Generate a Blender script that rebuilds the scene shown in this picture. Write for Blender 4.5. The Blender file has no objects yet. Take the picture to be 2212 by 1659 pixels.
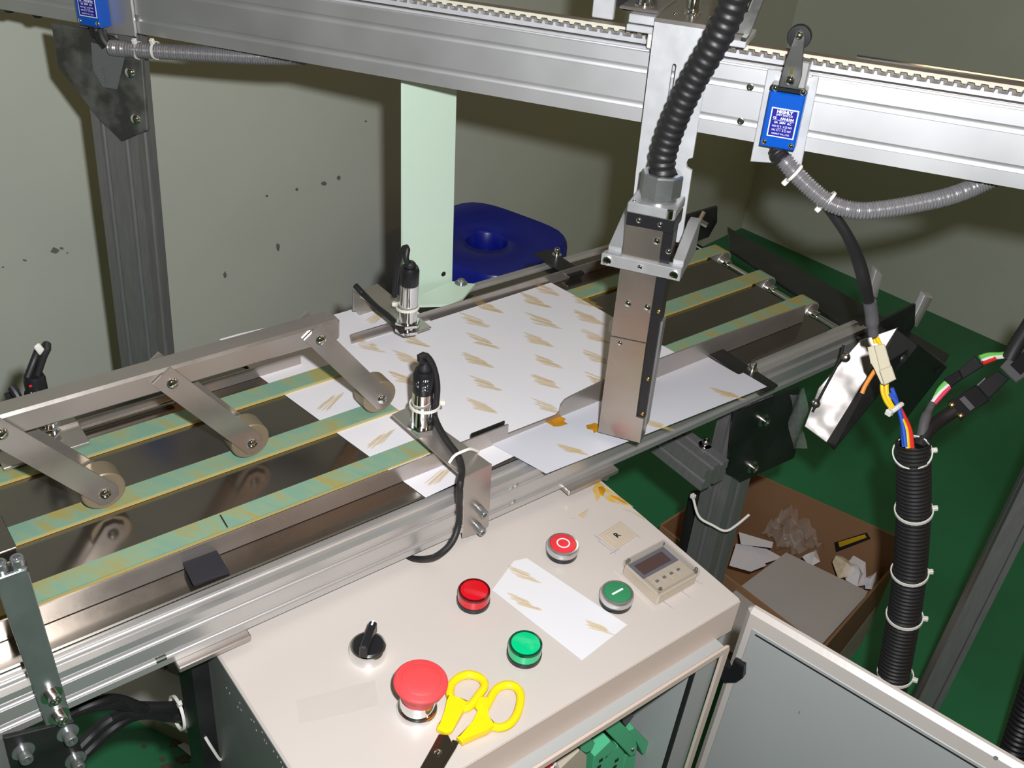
import bpy, bmesh, math, random
import numpy as np
from mathutils import Vector, Matrix
from mathutils.bvhtree import BVHTree
random.seed(7)
S = bpy.context.scene
COL = S.collection
PI = math.pi
# ------------------------------------------------------------------ camera
CW, CH, F = 2212.0, 1659.0, 2181.0            # picture size and focal length in pixels
CX, CY = 1106.0, 829.5
PITCH, ROLL, YAW, EYE = .6088, .1160, .8519, Vector((0, 0, 1.36))
_cp, _sp, _cr, _sr = math.cos(PITCH), math.sin(PITCH), math.cos(ROLL), math.sin(ROLL)
_up = np.array([_sr*_cp, -_cr*_cp, -_sp])
_fw = np.array([0, 0, 1.]) - np.dot([0, 0, 1.], _up)*_up; _fw /= np.linalg.norm(_fw)
_ri = np.cross(_fw, _up)
RW = np.array([math.cos(YAW)*_fw + math.sin(YAW)*_ri,
               -(math.cos(YAW+PI/2)*_fw + math.sin(YAW+PI/2)*_ri), _up])
cam_d = bpy.data.cameras.new('camera'); cam = bpy.data.objects.new('camera', cam_d); COL.objects.link(cam)
cam_d.sensor_width = 36; cam_d.lens = 36*F/CW; cam_d.clip_start = .02
_cm = Matrix((( RW[0, 0], -RW[0, 1], -RW[0, 2], EYE.x), (RW[1, 0], -RW[1, 1], -RW[1, 2], EYE.y),
              (RW[2, 0], -RW[2, 1], -RW[2, 2], EYE.z), (0, 0, 0, 1)))
cam.matrix_world = _cm
S.camera = cam
S.view_settings.view_transform = 'Standard'; S.view_settings.look = 'None'
S.view_settings.exposure = 0.0; S.view_settings.gamma = 1; S.view_settings.use_curve_mapping = False
# ------------------------------------------------------------------ light: the camera's flash, two warm ceiling lamps, dim room air
wd = bpy.data.worlds.new('room_air'); S.world = wd; wd.use_nodes = True
wd.node_tree.nodes['Background'].inputs[0].default_value = (1.0, .72, .45, 1)
wd.node_tree.nodes['Background'].inputs[1].default_value = .012
def area(name, mat, power, col, sx, sy=None, shape='DISK', spread=PI):
    l = bpy.data.lights.new(name, 'AREA'); l.energy = power; l.color = col; l.shape = shape; l.size = sx; l.spread = spread
    if sy: l.size_y = sy
    o = bpy.data.objects.new(name, l); COL.objects.link(o); o.matrix_world = mat
    return o
area('camera_flash', _cm @ Matrix.Translation((.044, .05, .0)), 13.0, (.95, .975, 1), .022)
area('ceiling_lamp', Matrix.Translation((1.1, .2, 2.6)), 2.8, (1, .58, .30), 1.2, .25, 'RECTANGLE')
area('ceiling_lamp', Matrix.Translation((1.35, -1.6, 2.6)), 4.2, (1, .50, .20), .35)
# ------------------------------------------------------------------ from a point in the photograph to a point on a known plane
def ray(px, py): return Vector(RW @ np.array([px-CX, py-CY, F]))
def U(px, py, x=None, y=None, z=None):
    d = ray(px, py)
    t = (x-EYE.x)/d.x if x is not None else (y-EYE.y)/d.y if y is not None else (z-EYE.z)/d.z
    return EYE + t*d
def PD(px, py, depth): return EYE + ray(px, py)*(depth/F)
GO = Vector((.6371, .5969, 1.0499))
GX, GY, GZ = Vector((.5204, -.8526, .0478)), Vector((.8539, .5192, -.0365)), Vector((.0063, .0598, .9982))
GM = Matrix(((GX.x, GY.x, GZ.x, GO.x), (GX.y, GY.y, GZ.y, GO.y), (GX.z, GY.z, GZ.z, GO.z), (0, 0, 0, 1)))
GI = GM.inverted()
def UG(px, py, x=None, y=None, z=None):           # the gantry's own axes: x along the beam, y into the picture, z up
    d = GI.to_3x3() @ ray(px, py); o = GI @ EYE
    t = (x-o.x)/d.x if x is not None else (y-o.y)/d.y if y is not None else (z-o.z)/d.z
    return o + t*d
# ------------------------------------------------------------------ materials
def new_mat(name):
    m = bpy.data.materials.new(name); m.use_nodes = True
    return m, m.node_tree.nodes, m.node_tree.links, m.node_tree.nodes['Principled BSDF']
def M(name, col, rough=.5, metal=0., noise=None, bump=None, spec=.5, trans=0., alpha=1., col2=None, stretch=(1, 1, 1), rvar=0., coat=0., bdet=4):
    m, N, L, b = new_mat(name)
    b.inputs['Base Color'].default_value = (*col, 1); b.inputs['Roughness'].default_value = rough
    b.inputs['Metallic'].default_value = metal; b.inputs['Specular IOR Level'].default_value = spec
    b.inputs['Transmission Weight'].default_value = trans; b.inputs['Alpha'].default_value = alpha
    b.inputs['Coat Weight'].default_value = coat
    if noise or bump:
        tc = N.new('ShaderNodeTexCoord'); mp = N.new('ShaderNodeMapping'); mp.inputs['Scale'].default_value = stretch
        L.new(tc.outputs['Object'], mp.inputs['Vector'])
    if noise:
        sc, amt = noise[:2]
        t = N.new('ShaderNodeTexNoise'); t.inputs['Scale'].default_value = sc; t.inputs['Detail'].default_value = 5
        L.new(mp.outputs[0], t.inputs['Vector'])
        r = N.new('ShaderNodeValToRGB'); e = r.color_ramp.elements
        c2 = col2 or tuple(c*(1-amt) for c in col)
        lo, hi = noise[2:] if len(noise) > 2 else (.35, .65)
        e[0].position = lo; e[1].position = hi; e[0].color = (*c2, 1); e[1].color = (*col, 1)
        L.new(t.outputs['Fac'], r.inputs['Fac']); L.new(r.outputs['Color'], b.inputs['Base Color'])
        if rvar:
            q = N.new('ShaderNodeMapRange'); q.inputs['To Min'].default_value = rough-rvar; q.inputs['To Max'].default_value = rough+rvar
            q.inputs['From Min'].default_value = .3; q.inputs['From Max'].default_value = .7
            L.new(t.outputs['Fac'], q.inputs['Value']); L.new(q.outputs[0], b.inputs['Roughness'])
    if bump:
        t2 = N.new('ShaderNodeTexNoise'); t2.inputs['Scale'].default_value = bump[0]; t2.inputs['Detail'].default_value = bdet
        L.new(mp.outputs[0], t2.inputs['Vector'])
        bp = N.new('ShaderNodeBump'); bp.inputs['Strength'].default_value = bump[1]; bp.inputs['Distance'].default_value = bump[2] if len(bump) > 2 else .001
        L.new(t2.outputs['Fac'], bp.inputs['Height']); L.new(bp.outputs[0], b.inputs['Normal'])
    return m
MT = dict(
    wall=M('wall_paint', (.67, .70, .61), .75, noise=(2.2, .10), bump=(60, .08)),
    floor=M('floor_paint', (.028, .24, .095), .42, noise=(3.0, .25), bump=(25, .06)),
    ceil=M('ceiling_paint', (.6, .58, .52), .8, noise=(3, .05)),
    alub2=M('beam_aluminium', (.70, .69, .70), .50, .92, noise=(12, .05), bump=(90, .02), rvar=.03),
    alu=M('anodised_aluminium', (.60, .585, .575), .36, .72, noise=(12, .05), bump=(90, .03), rvar=.03),
    alubd=M('dull_milled_aluminium', (.50, .50, .51), .4, .6, noise=(55, .05), bump=(180, .05), rvar=.05),
    alub=M('milled_aluminium', (.68, .68, .70), .38, .4, noise=(55, .05), bump=(180, .05), rvar=.05),
    alup=M('aluminium_post', (.35, .34, .34), .38, .65, noise=(30, .12), stretch=(8, 8, 1)),
    steel=M('brushed_stainless', (.50, .455, .42), .30, .80, noise=(20, .12), bump=(300, .03), rvar=.06),
    bed=M('bed_stainless', (.24, .215, .19), .16, .92, noise=(9, .14), bump=(14, .02), rvar=.05),
    zinc=M('zinc_plated_steel', (.40, .42, .42), .28, .82, noise=(40, .12), rvar=.06),
    chrome=M('chrome', (.85, .85, .85), .08, 1.0),
    screw=M('bright_screw', (.72, .71, .68), .18, 1.0),
    dark=M('blackened_steel', (.05, .052, .05), .34, .6, noise=(22, .45), rvar=.1),
    smudge=M('smeared_dark_steel', (.20, .20, .185), .42, .5, noise=(34, .62, .42, .64), bump=(30, .05)),
    blackp=M('black_plastic', (.012, .012, .014), .35, spec=.5),
    rubber=M('black_rubber', (.014, .013, .014), .5),
    foam=M('black_foam', (.018, .016, .022), .9, bump=(300, .3)),
    hose=M('black_hose', (.014, .013, .014), .46),
    grey=M('grey_conduit', (.29, .28, .29), .3, .5),
    shrink=M('grey_heatshrink', (.09, .085, .09), .55),
    white=M('white_nylon', (.75, .73, .66), .45),
    paper=M('white_paper', (.74, .715, .745), .55, noise=(4, .02)),
    gloss=M('glossy_paper', (.58, .58, .635), .22, noise=(4, .02), spec=.6),
    pgrey=M('grey_board', (.42, .39, .37), .6, noise=(6, .05)),
    mark=M('yellow_print', (.66, .43, .07), .6, alpha=.30),
    stain=M('orange_ink', (.58, .25, .005), .5, noise=(120, .3)),
    stain2=M('orange_ink_smear', (.60, .36, .03), .5, noise=(90, .0, .42, .62), col2=(.48, .43, .36)),
    pen=M('blue_pen', (.30, .29, .42), .6), penr=M('red_pen', (.75, .52, .46), .6),
    box=M('cream_enamel', (.545, .490, .450), .34, noise=(5, .05), bump=(220, .12, .0006), rvar=.03),
    box_shade=M('shaded_enamel_side', (.20, .21, .20), .42, noise=(7, .2), bump=(120, .12)),  # side turned from the flash: its shade is put into this darker grey
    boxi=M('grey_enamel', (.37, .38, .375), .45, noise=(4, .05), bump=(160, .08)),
    lip=M('pink_cream_enamel', (.64, .52, .44), .4, noise=(5, .05)),
    gasket=M('black_gasket', (.006, .006, .006), .7),
    green=M('pale_green_enamel', (.60, .74, .61), .42, noise=(3, .04)),
    red=M('red_plastic', (.72, .03, .04), .4), redl=M('red_lens', (.62, .004, .012), .12, coat=.5),
    grnl=M('green_lens', (.0, .52, .20), .1, coat=.5), grnb=M('green_button', (.03, .22, .09), .4),
    estop=M('estop_red', (.80, .06, .065), .5, noise=(30, .05)),
    cream=M('cream_plastic', (.50, .42, .33), .4), clear=M('clear_plastic', (.25, .23, .21), .06, alpha=.10, spec=.8),
    led=M('dark_red_display', (.045, .004, .003), .4), slate=M('slate_plastic', (.10, .105, .14), .4),
    ybl=M('yellow_plastic', (.90, .62, .005), .3), blade=M('scissor_blade', (.26, .22, .17), .16, .95),
    blue=M('blue_enamel', (.0, .08, .46), .3), navy=M('navy_label', (.008, .008, .26), .4), prt=M('white_print', (.8, .82, .88), .5),
    stool=M('blue_plastic', (.006, .014, .30), .32), brass=M('brass', (.75, .55, .2), .25, 1.0),
    card=M('corrugated_card', (.30, .155, .075), .8, noise=(8, .12)), cardo=M('card_outside', (.22, .12, .06), .8, noise=(8, .12)),
    ylab=M('yellow_label', (.55, .34, .01), .5), film=M('clear_film', (.9, .9, .88), .08, alpha=.13, noise=None, bump=(40, .6, .004)),
    foil=M('film_wrapped_steel', (.46, .42, .40), .30, .75, bump=(20, .7, .010), bdet=1.5),
    tape=M('clear_tape', (.66, .60, .55), .15, alpha=.12, bump=(60, .5, .002)),
    tb=M('green_terminal', (.08, .45, .22), .4), pcb=M('green_board', (.02, .13, .05), .5, noise=(60, .5)),
    wy=M('yellow_wire', (.90, .58, .01), .4), wb=M('blue_wire', (.02, .09, .55), .4), wr=M('red_wire', (.65, .03, .02), .4),
    wo=M('orange_wire', (.75, .25, .03), .4), wg=M('green_wire', (.16, .55, .10), .4), ww=M('white_wire', (.8, .78, .75), .4),
    wp=M('pink_wire', (.75, .05, .12), .4), conn=M('cream_nylon', (.62, .56, .42), .4), belt_c=M('cream_belt', (.62, .60, .48), .5),
    brown=M('worn_belt_back', (.22, .17, .13), .5, noise=(30, .2)), roller=M('dull_roller', (.30, .24, .16), .45, .5),
    scuff=M('brown_scuff', (.10, .075, .05), .7), chip=M('bare_plaster_chip', (.20, .20, .19), .8), dust=M('grey_dust', (.5, .42, .36), .7),
)
def belt_material():
    m, N, L, b = new_mat('green_belt'); b.inputs['Roughness'].default_value = .55
    tc = N.new('ShaderNodeTexCoord'); mp = N.new('ShaderNodeMapping'); mp.inputs['Rotation'].default_value = (0, 0, .5); mp.inputs['Scale'].default_value = (1, 5, 1)
    mp.vector_type = 'TEXTURE'
    L.new(tc.outputs['Object'], mp.inputs['Vector'])
    t = N.new('ShaderNodeTexNoise'); t.inputs['Scale'].default_value = 95; t.inputs['Detail'].default_value = 6
    t2 = N.new('ShaderNodeTexNoise'); t2.inputs['Scale'].default_value = 24; t2.inputs['Detail'].default_value = 2
    L.new(mp.outputs[0], t.inputs['Vector']); L.new(tc.outputs['Object'], t2.inputs['Vector'])
    a = N.new('ShaderNodeMath'); a.operation = 'ADD'; L.new(t.outputs['Fac'], a.inputs[0]); L.new(t2.outputs['Fac'], a.inputs[1])
    r = N.new('ShaderNodeValToRGB'); e = r.color_ramp.elements
    e[0].position = .60; e[0].color = (.19, .33, .24, 1); e[1].position = .86; e[1].color = (.34, .29, .09, 1)
    k = e.new(.725); k.color = (.23, .34, .22, 1)
    mr = N.new('ShaderNodeMath'); mr.operation = 'MULTIPLY'; mr.inputs[1].default_value = .72
    L.new(a.outputs[0], mr.inputs[0]); L.new(mr.outputs[0], r.inputs['Fac']); L.new(r.outputs['Color'], b.inputs['Base Color'])
    return m
MT['belt'] = belt_material()
# ------------------------------------------------------------------ geometry helpers
def smooth_path(pts, step):
    pts = [Vector(p) for p in pts]; out = []
    q = [pts[0]*2-pts[1]] + pts + [pts[-1]*2-pts[-2]]
    for i in range(1, len(q)-2):
        p0, p1, p2, p3 = q[i-1:i+3]; n = max(2, int((p2-p1).length/step*1.6)+1)
        for k in range(n):
            t = k/n
            out.append(.5*((2*p1)+(p2-p0)*t+(2*p0-5*p1+4*p2-p3)*t*t+(3*p1-p0-3*p2+p3)*t**3))
    out.append(pts[-1])
    d = [0]
    for a, b in zip(out, out[1:]): d.append(d[-1]+(b-a).length)
    n = max(2, round(d[-1]/step)); res = []; j = 0
    for k in range(n+1):
        s = d[-1]*k/n
        while j < len(d)-2 and d[j+1] < s: j += 1
        f = (s-d[j])/max(d[j+1]-d[j], 1e-9); res.append(out[j].lerp(out[j+1], min(max(f, 0), 1)))
    return res
class MB:
    def __init__(s, m=None): s.bm = bmesh.new(); s.m = m
    def add(s, vs, fs):
        b = [s.bm.verts.new(v) for v in vs]; fa = []
        for f in fs:
            try: fa.append(s.bm.faces.new([b[i] for i in f]))
            except ValueError: pass
        return b, fa
    def bev(s, fa, off, seg=1):
        es = list({e for f in fa for e in f.edges})
        bmesh.ops.bevel(s.bm, geom=es, offset=off, segments=seg, affect='EDGES', clamp_overlap=True)
    def box(s, a, b, bev=0, m=None):
        x0, y0, z0 = a; x1, y1, z1 = b
        vs = [Vector(p) for p in ((x0, y0, z0), (x1, y0, z0), (x1, y1, z0), (x0, y1, z0), (x0, y0, z1), (x1, y0, z1), (x1, y1, z1), (x0, y1, z1))]
        if m: vs = [m @ v for v in vs]
        _, fa = s.add(vs, [(3, 2, 1, 0), (4, 5, 6, 7), (0, 1, 5, 4), (1, 2, 6, 5), (2, 3, 7, 6), (3, 0, 4, 7)])
        if bev: s.bev(fa, bev)
        return s
    def hexa(s, bot, top, bev=0):                  # eight corners
        _, fa = s.add([Vector(p) for p in list(bot)+list(top)], [(3, 2, 1, 0), (4, 5, 6, 7), (0, 1, 5, 4), (1, 2, 6, 5), (2, 3, 7, 6), (3, 0, 4, 7)])
        if bev: s.bev(fa, bev)
        return s
    def prism(s, poly, axis, a0, a1, bev=0):
        f = dict(x=lambda p, a: (a, p[0], p[1]), y=lambda p, a: (p[0], a, p[1]), z=lambda p, a: (p[0], p[1], a))[axis]
        n = len(poly); vs = [f(p, a0) for p in poly]+[f(p, a1) for p in poly]
        _, fa = s.add(vs, [tuple(range(n)), tuple(range(2*n-1, n-1, -1))]+[(i, (i+1) % n, (i+1) % n+n, i+n) for i in range(n)])
        if bev: s.bev(fa[:2], bev)
        return s
    def slab(s, pts, off, bev=0):                  # a polygon in space and its copy moved by off
        n = len(pts); off = Vector(off); vs = [Vector(p) for p in pts]; vs += [v+off for v in vs]
        _, fa = s.add(vs, [tuple(range(n)), tuple(range(2*n-1, n-1, -1))]+[(i, (i+1) % n, (i+1) % n+n, i+n) for i in range(n)])
        if bev: s.bev(fa[:2], bev)
        return s
    def lathe(s, p, d, prof, n=20, cap=True):      # prof: (radius, height) along d
        p = Vector(p); d = Vector(d).normalized(); a = d.orthogonal().normalized(); b = d.cross(a)
        vs = []; fs = []
        for r, h in prof:
            for k in range(n):
                t = 2*PI*k/n; vs.append(p+d*h+(a*math.cos(t)+b*math.sin(t))*r)
        for i in range(len(prof)-1):
            for k in range(n): fs.append((i*n+k, i*n+(k+1) % n, (i+1)*n+(k+1) % n, (i+1)*n+k))
        if cap: fs += [tuple(range(n-1, -1, -1)), tuple(range((len(prof)-1)*n, len(prof)*n))]
        s.add(vs, fs); return s
    def cyl(s, p0, p1, r, n=16, r1=None):
        p0 = Vector(p0); p1 = Vector(p1); return s.lathe(p0, p1-p0, [(r, 0), (r if r1 is None else r1, (p1-p0).length)], n)
    def tube(s, pts, r, n=10, step=None, cap=True):  # r: number or function of arc length
        if step: pts = smooth_path(pts, step)
        pts = [Vector(p) for p in pts]; vs = []; fs = []; L = 0; up = None
        for i, p in enumerate(pts):
            if i: L += (p-pts[i-1]).length
            t = (pts[min(i+1, len(pts)-1)]-pts[max(i-1, 0)]).normalized()
            up = t.orthogonal().normalized() if up is None else (up-t*up.dot(t)).normalized()
            w = t.cross(up); rr = r(L) if callable(r) else r
            for k in range(n):
                a = 2*PI*k/n; vs.append(p+(up*math.cos(a)+w*math.sin(a))*rr)
        m = len(pts)
        for i in range(m-1):
            for k in range(n): fs.append((i*n+k, i*n+(k+1) % n, (i+1)*n+(k+1) % n, (i+1)*n+k))
        if cap: fs += [tuple(range(n-1, -1, -1)), tuple(range((m-1)*n, m*n))]
        s.add(vs, fs); return s
    def grid(s, fn, nu, nv, thick=None):           # fn(u,v) in 0..1; thick adds an underside
        vs = [Vector(fn(i/nu, j/nv)) for i in range(nu+1) for j in range(nv+1)]; q = nv+1
        fs = [(i*q+j, (i+1)*q+j, (i+1)*q+j+1, i*q+j+1) for i in range(nu) for j in range(nv)]
        if thick:
            n = len(vs); vs = vs+[v-Vector((0, 0, thick)) for v in vs]; fs = fs+[tuple(n+k for k in reversed(f)) for f in fs]
            rim = [i*q for i in range(nu+1)]+[nu*q+j for j in range(1, nv+1)]+[i*q+nv for i in range(nu-1, -1, -1)]+[j for j in range(nv-1, 0, -1)]
            fs += [(rim[k], rim[(k+1) % len(rim)], n+rim[(k+1) % len(rim)], n+rim[k]) for k in range(len(rim))]
        s.add(vs, fs); return s
    def mesh(s, name, mat, ang=32):
        if s.m is not None: bmesh.ops.transform(s.bm, matrix=s.m, verts=s.bm.verts)
        bmesh.ops.recalc_face_normals(s.bm, faces=s.bm.faces)
        me = bpy.data.meshes.new(name); s.bm.to_mesh(me); s.bm.free()
        me.materials.append(MT[mat] if isinstance(mat, str) else mat)
        me.polygons.foreach_set('use_smooth', [True]*len(me.polygons))
        me.set_sharp_from_angle(angle=math.radians(ang))
        return me
WM = {}                                            # world matrix of every parent
def tag(o, label=None, cat=None, group=None, kind=None):
    if label: o['label'] = label
    if cat: o['category'] = cat
    if group: o['group'] = group
    if kind: o['kind'] = kind
    return o
def thing(name, label, cat, loc, group=None):
    o = bpy.data.objects.new(name, None); o.empty_display_size = .02; COL.objects.link(o)
    o.location = loc; WM[o.name] = Matrix.Translation(Vector(loc)); return tag(o, label, cat, group)
def put(me, name, parent=None):
    o = bpy.data.objects.new(name, me); COL.objects.link(o)
    if parent is not None:
        o.parent = parent; o.matrix_parent_inverse = WM[parent.name].inverted()
    WM[o.name] = Matrix.Identity(4); return o
def part(mb, name, mat, parent, label=None, ang=32, kind=None):
    return tag(put(mb.mesh(name, mat, ang), name, parent), label, None, None, kind)
def solo(mb, name, mat, label, cat, group=None, kind=None, ang=32):
    me = mb.mesh(name, mat, ang)
    co = np.array([v.co[:] for v in me.vertices]); c = Vector(((co[:, 0].min()+co[:, 0].max())/2, (co[:, 1].min()+co[:, 1].max())/2, co[:, 2].min()))
    me.transform(Matrix.Translation(-c)); o = put(me, name); o.location = c; WM[o.name] = Matrix.Translation(c)
    return tag(o, label, cat, group, kind)
def structure(mb, name, mat): return tag(put(mb.mesh(name, mat), name), kind='structure')
def tslot(w, h, bot=(), right=(), top=(), left=(), so=.0062, sd=.004):
    P = []
    def run(length, slots, f):
        P.append(f(0, 0))
        for c in sorted(slots): P.extend(f(*q) for q in [(c-so/2, 0)]+[(c-so/2*math.cos(PI*k/8), sd*(.4+.6*math.sin(PI*k/8))) for k in range(9)]+[(c+so/2, 0)])
    run(w, bot, lambda a, d: (a, d)); run(h, right, lambda a, d: (w-d, a))
    run(w, [w-c for c in top], lambda a, d: (w-a, h-d)); run(h, [h-c for c in left], lambda a, d: (d, h-a))
    return P
def off(poly, dx, dy): return [(a+dx, b+dy) for a, b in poly]
def capscrew(mb, p, d, r=.0045, h=.005, washer=True):   # socket cap screw with washer
    d = Vector(d).normalized(); p = Vector(p)
    if washer: mb.lathe(p, d, [(r*1.7, 0), (r*1.7, .001)], 16); p = p+d*.001
    mb.lathe(p, d, [(r, 0), (r, h*.9), (r*.88, h), (r*.55, h), (r*.5, h*.5)], 14)
def domescrew(mb, p, d, r=.005):
    mb.lathe(p, d, [(r, 0), (r*.95, r*.22), (r*.7, r*.5), (r*.35, r*.62), (r*.12, r*.64)], 14)
TXT = {}
def make_texts(items):
    obs = []
    for body, size, bold in items:
        cu = bpy.data.curves.new('lettering', 'FONT'); cu.body = body; cu.size = size; cu.align_x = 'CENTER'; cu.align_y = 'CENTER'; cu.offset = bold; cu.resolution_u = 2
        o = bpy.data.objects.new('lettering', cu); COL.objects.link(o); obs.append((body, size, o))
    dg = bpy.context.evaluated_depsgraph_get(); dg.update()
    for body, size, o in obs: TXT[(body, size)] = bpy.data.meshes.new_from_object(o.evaluated_get(dg))
    for _, _, o in obs:
        cu = o.data; bpy.data.objects.remove(o); bpy.data.curves.remove(cu)
def lettering(body, size, origin, xd, yd, mat, parent, bend=None):
    me = TXT[(body, size)].copy(); xd = Vector(xd).normalized(); yd = Vector(yd).normalized(); n = xd.cross(yd)
    for v in me.vertices:
        x, y = v.co.x, v.co.y
        if bend: v.co = Vector(origin)+yd*y+n*(bend*math.cos(x/bend))+xd*(bend*math.sin(x/bend))
        else: v.co = Vector(origin)+xd*x+yd*y
    me.materials.clear(); me.materials.append(MT[mat]); me.name = 'lettering'
    return put(me, 'lettering', parent)
def ribbed(r, pitch, amp):
    def f(L):
        q = (L/pitch) % 1.0
        return r+amp*(math.sin(2*PI*q)*.5+.5)
    return f
def tie(mb, c, axis, r, r2=.0011, head=None):      # a cable tie: a flat loop and its square head
    axis = Vector(axis).normalized(); a = axis.orthogonal().normalized(); b = axis.cross(a); c = Vector(c)
    n = 26
    vs = []; fs = []
    for k in range(n):
        t = 2*PI*k/n; d = a*math.cos(t)+b*math.sin(t)
        for q, e in ((r, -1), (r+r2, -1), (r+r2, 1), (r, 1)): vs.append(c+d*q+axis*(e*r2*1.2))
    for k in range(n):
        for j in range(4): fs.append((k*4+j, k*4+(j+1) % 4, ((k+1) % n)*4+(j+1) % 4, ((k+1) % n)*4+j))
    mb.add(vs, fs)
    if head is not None:
        h = Vector(head).normalized(); h = (h-axis*h.dot(axis)).normalized(); w = axis.cross(h); o = c+h*(r+.0022)
        m = Matrix(((h.x, w.x, axis.x, o.x), (h.y, w.y, axis.y, o.y), (h.z, w.z, axis.z, o.z), (0, 0, 0, 1)))
        mb.box((-.0025, -.0022, -.0022), (.0032, .0022, .0022), .0006, m)
def blot(c, rx, ry, n=14, rough=.3, seed=0):
    rnd = random.Random(seed); return [(c[0]+rx*math.cos(2*PI*k/n)*(1-rough*rnd.random()), c[1]+ry*math.sin(2*PI*k/n)*(1-rough*rnd.random())) for k in range(n)]
LBL = [('HIGHLY', .0036, .00018), ('LIMIT SWITCH', .0021, .00005), ('CE', .0024, .0001), ('AH-8104', .0029, .00014), ('5A  250V  AC', .0024, .00008),
       ('NO \u25a1 3  4 \u25a1 NO', .0021, .00004), ('NC \u25a1 1  2 \u25a1 NC', .0021, .00004), ('HIGHLY CO., LTD.', .0018, .00003),
       ('100-8', .0052, .0001), ('IIIIIII', .003, .0001), ('PR18', .0062, .0001), ('EFL', .0048, .0001), ('R', .0085, .0003)]
make_texts(LBL)
# ================================================================== the room
CN = Vector((2.451, 1.788, 0)); E1 = Vector((-.9885, -.151, 0)); E2 = Vector((.151, -.9885, 0)); RH = 2.7
def wall(name, a, b, out):
    structure(MB().slab([a, b, b+Vector((0, 0, RH)), a+Vector((0, 0, RH))], out*.1), name, 'wall')
    return bpy.data.objects[name]
c0, c1, c2, c3 = CN, CN+E1*4.6, CN+E1*4.6+E2*4.2, CN+E2*4.2
structure(MB().slab([c0, c1, c2, c3], (0, 0, -.08)), 'floor', 'floor')
structure(MB().slab([c0+Vector((0, 0, RH)), c1+Vector((0, 0, RH)), c2+Vector((0, 0, RH)), c3+Vector((0, 0, RH))], (0, 0, .08)), 'ceiling', 'ceil')
wl = wall('wall_left', c0, c1, -E2); wall('wall_right', c0, c3, -E1); wall('wall_rear', c2, c3, E2); wall('wall_front', c1, c2, E1)
NW = E2                                            # inward normal of the left wall
def on_wall(px, py):
    d = ray(px, py); t = (CN-EYE).dot(NW)/d.dot(NW); return EYE+d*t
for px, py, rx, ry, sd in ((118, 541, 11, 9, 1), (133, 536, 6, 4, 2), (145, 546, 3, 2, 3), (53, 562, 6, 3, 4), (6, 577, 4, 2, 5), (641, 409, 4, 5, 6), (700, 396, 7, 6, 7),
                           (731, 384, 5, 6, 8), (576, 423, 3, 3, 9), (486, 594, 5, 9, 11), (600, 533, 5, 12, 12), (576, 424, 3, 2, 13), (790, 262, 3, 3, 14)):
    pts = [on_wall(*q)+NW*.0002 for q in blot((px, py), rx, ry, 9, .5, sd)]
    part(MB().slab(pts, NW*.0006), 'paint_chip', 'chip', wl)
fl = bpy.data.objects['floor']
for px, py, rx, ry, sd in ((375, 1605, 14, 11, 1), (395, 1640, 22, 12, 2), (310, 1612, 9, 6, 3), (350, 1640, 9, 8, 4), (362, 1655, 20, 8, 6)):
    part(MB().slab([U(*q, z=.0004) for q in blot((px, py), rx, ry, 11, .5, sd)], (0, 0, .0005)), 'floor_scuff', 'scuff', fl)
# ================================================================== conveyor
BED, BELT = .766, .770
cv = thing('belt_conveyor', 'narrow three-belt conveyor with green belts, steel bed and slotted aluminium rails', 'conveyor', (.5, .66, 0))
XL, XR = -.22, 1.012
prof = tslot(.02, .04, left=(.010, .030), top=(.010,), right=(.010, .030), so=.0076, sd=.0032)
fr = part(MB().prism(off(prof, .5245, .7225), 'x', XL, XR), 'front_rail', 'alu', cv)
rr = part(MB().prism(off(prof, .815, .7225), 'x', XL, XR), 'rear_rail', 'alu', cv)
mb = MB()
for px, py in ((1090, 1067), (1107, 1057), (1118, 1050), (1090, 1101), (1100, 1094), (1112, 1086)):
    p = U(px, py, y=.5258); mb.cyl(p, p+Vector((0, .003, 0)), .0022, 8)
part(mb, 'slot_nuts', 'screw', fr)
p = U(347, 1423, y=.526); part(MB().cyl(p+Vector((-.004, 0, 0)), p+Vector((.004, .0, 0)), .0026, 10), 'slot_nut', 'screw', fr)
part(MB().box((XL, .5445, BED-.0025), (.962, .815, BED)), 'bed_plate', 'bed', cv)
part(MB().box((-.1, .652, .7712), (.083, .694, .7728), .0004), 'belt_cover', 'bed', cv)
for y0, splice in ((.590, .224), (.6600, None), (.7375, None)):
    x1, zc, r0, r1 = .988, .7545, .0140, .0155
    P = [(-.18, BELT), (x1, BELT)]+[(x1+r1*math.sin(PI*k/12), zc+r1*math.cos(PI*k/12)) for k in range(1, 13)]
    Q = [(x1+r0*math.sin(PI*k/12), zc+r0*math.cos(PI*k/12)) for k in range(12, -1, -1)]+[(-.18, BELT-.0015)]
    P += [(.93, zc-r1), (.93, zc-r0)]
    b = part(MB().prism(P+Q, 'y', y0, y0+.0205), 'belt', 'belt', cv)
    part(MB().box((-.18, y0-.0002, BED+.0003), (.955, y0+.0204, BELT-.0014)), 'belt_edge', M('belt_core_%d' % int(y0*1000), (.46, .34, .10), .6), b)
    if splice: part(MB().slab([U(474, 1113, z=.7702), U(477, 1112, z=.7702), U(493, 1139, z=.7702), U(490, 1140, z=.7702)], (0, 0, .0002)), 'belt_splice', 'gasket', b)
    pl = part(MB().lathe((x1, y0-.0015, zc), (0, 1, 0), [(.0035, 0), (.0134, 0), (.0139, .0008), (.0139, .0227), (.0134, .0235)], 28), 'pulley', 'steel', cv)
    part(MB().lathe((x1, y0-.012, zc), (0, 1, 0), [(.0062, 0), (.0068, .0006), (.0068, .0105)], 18), 'pulley_hub', 'chrome', pl)
part(MB().cyl((.988, .535, .7545), (.988, .818, .7545), .0042, 16), 'pulley_shaft', 'chrome', cv)
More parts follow.
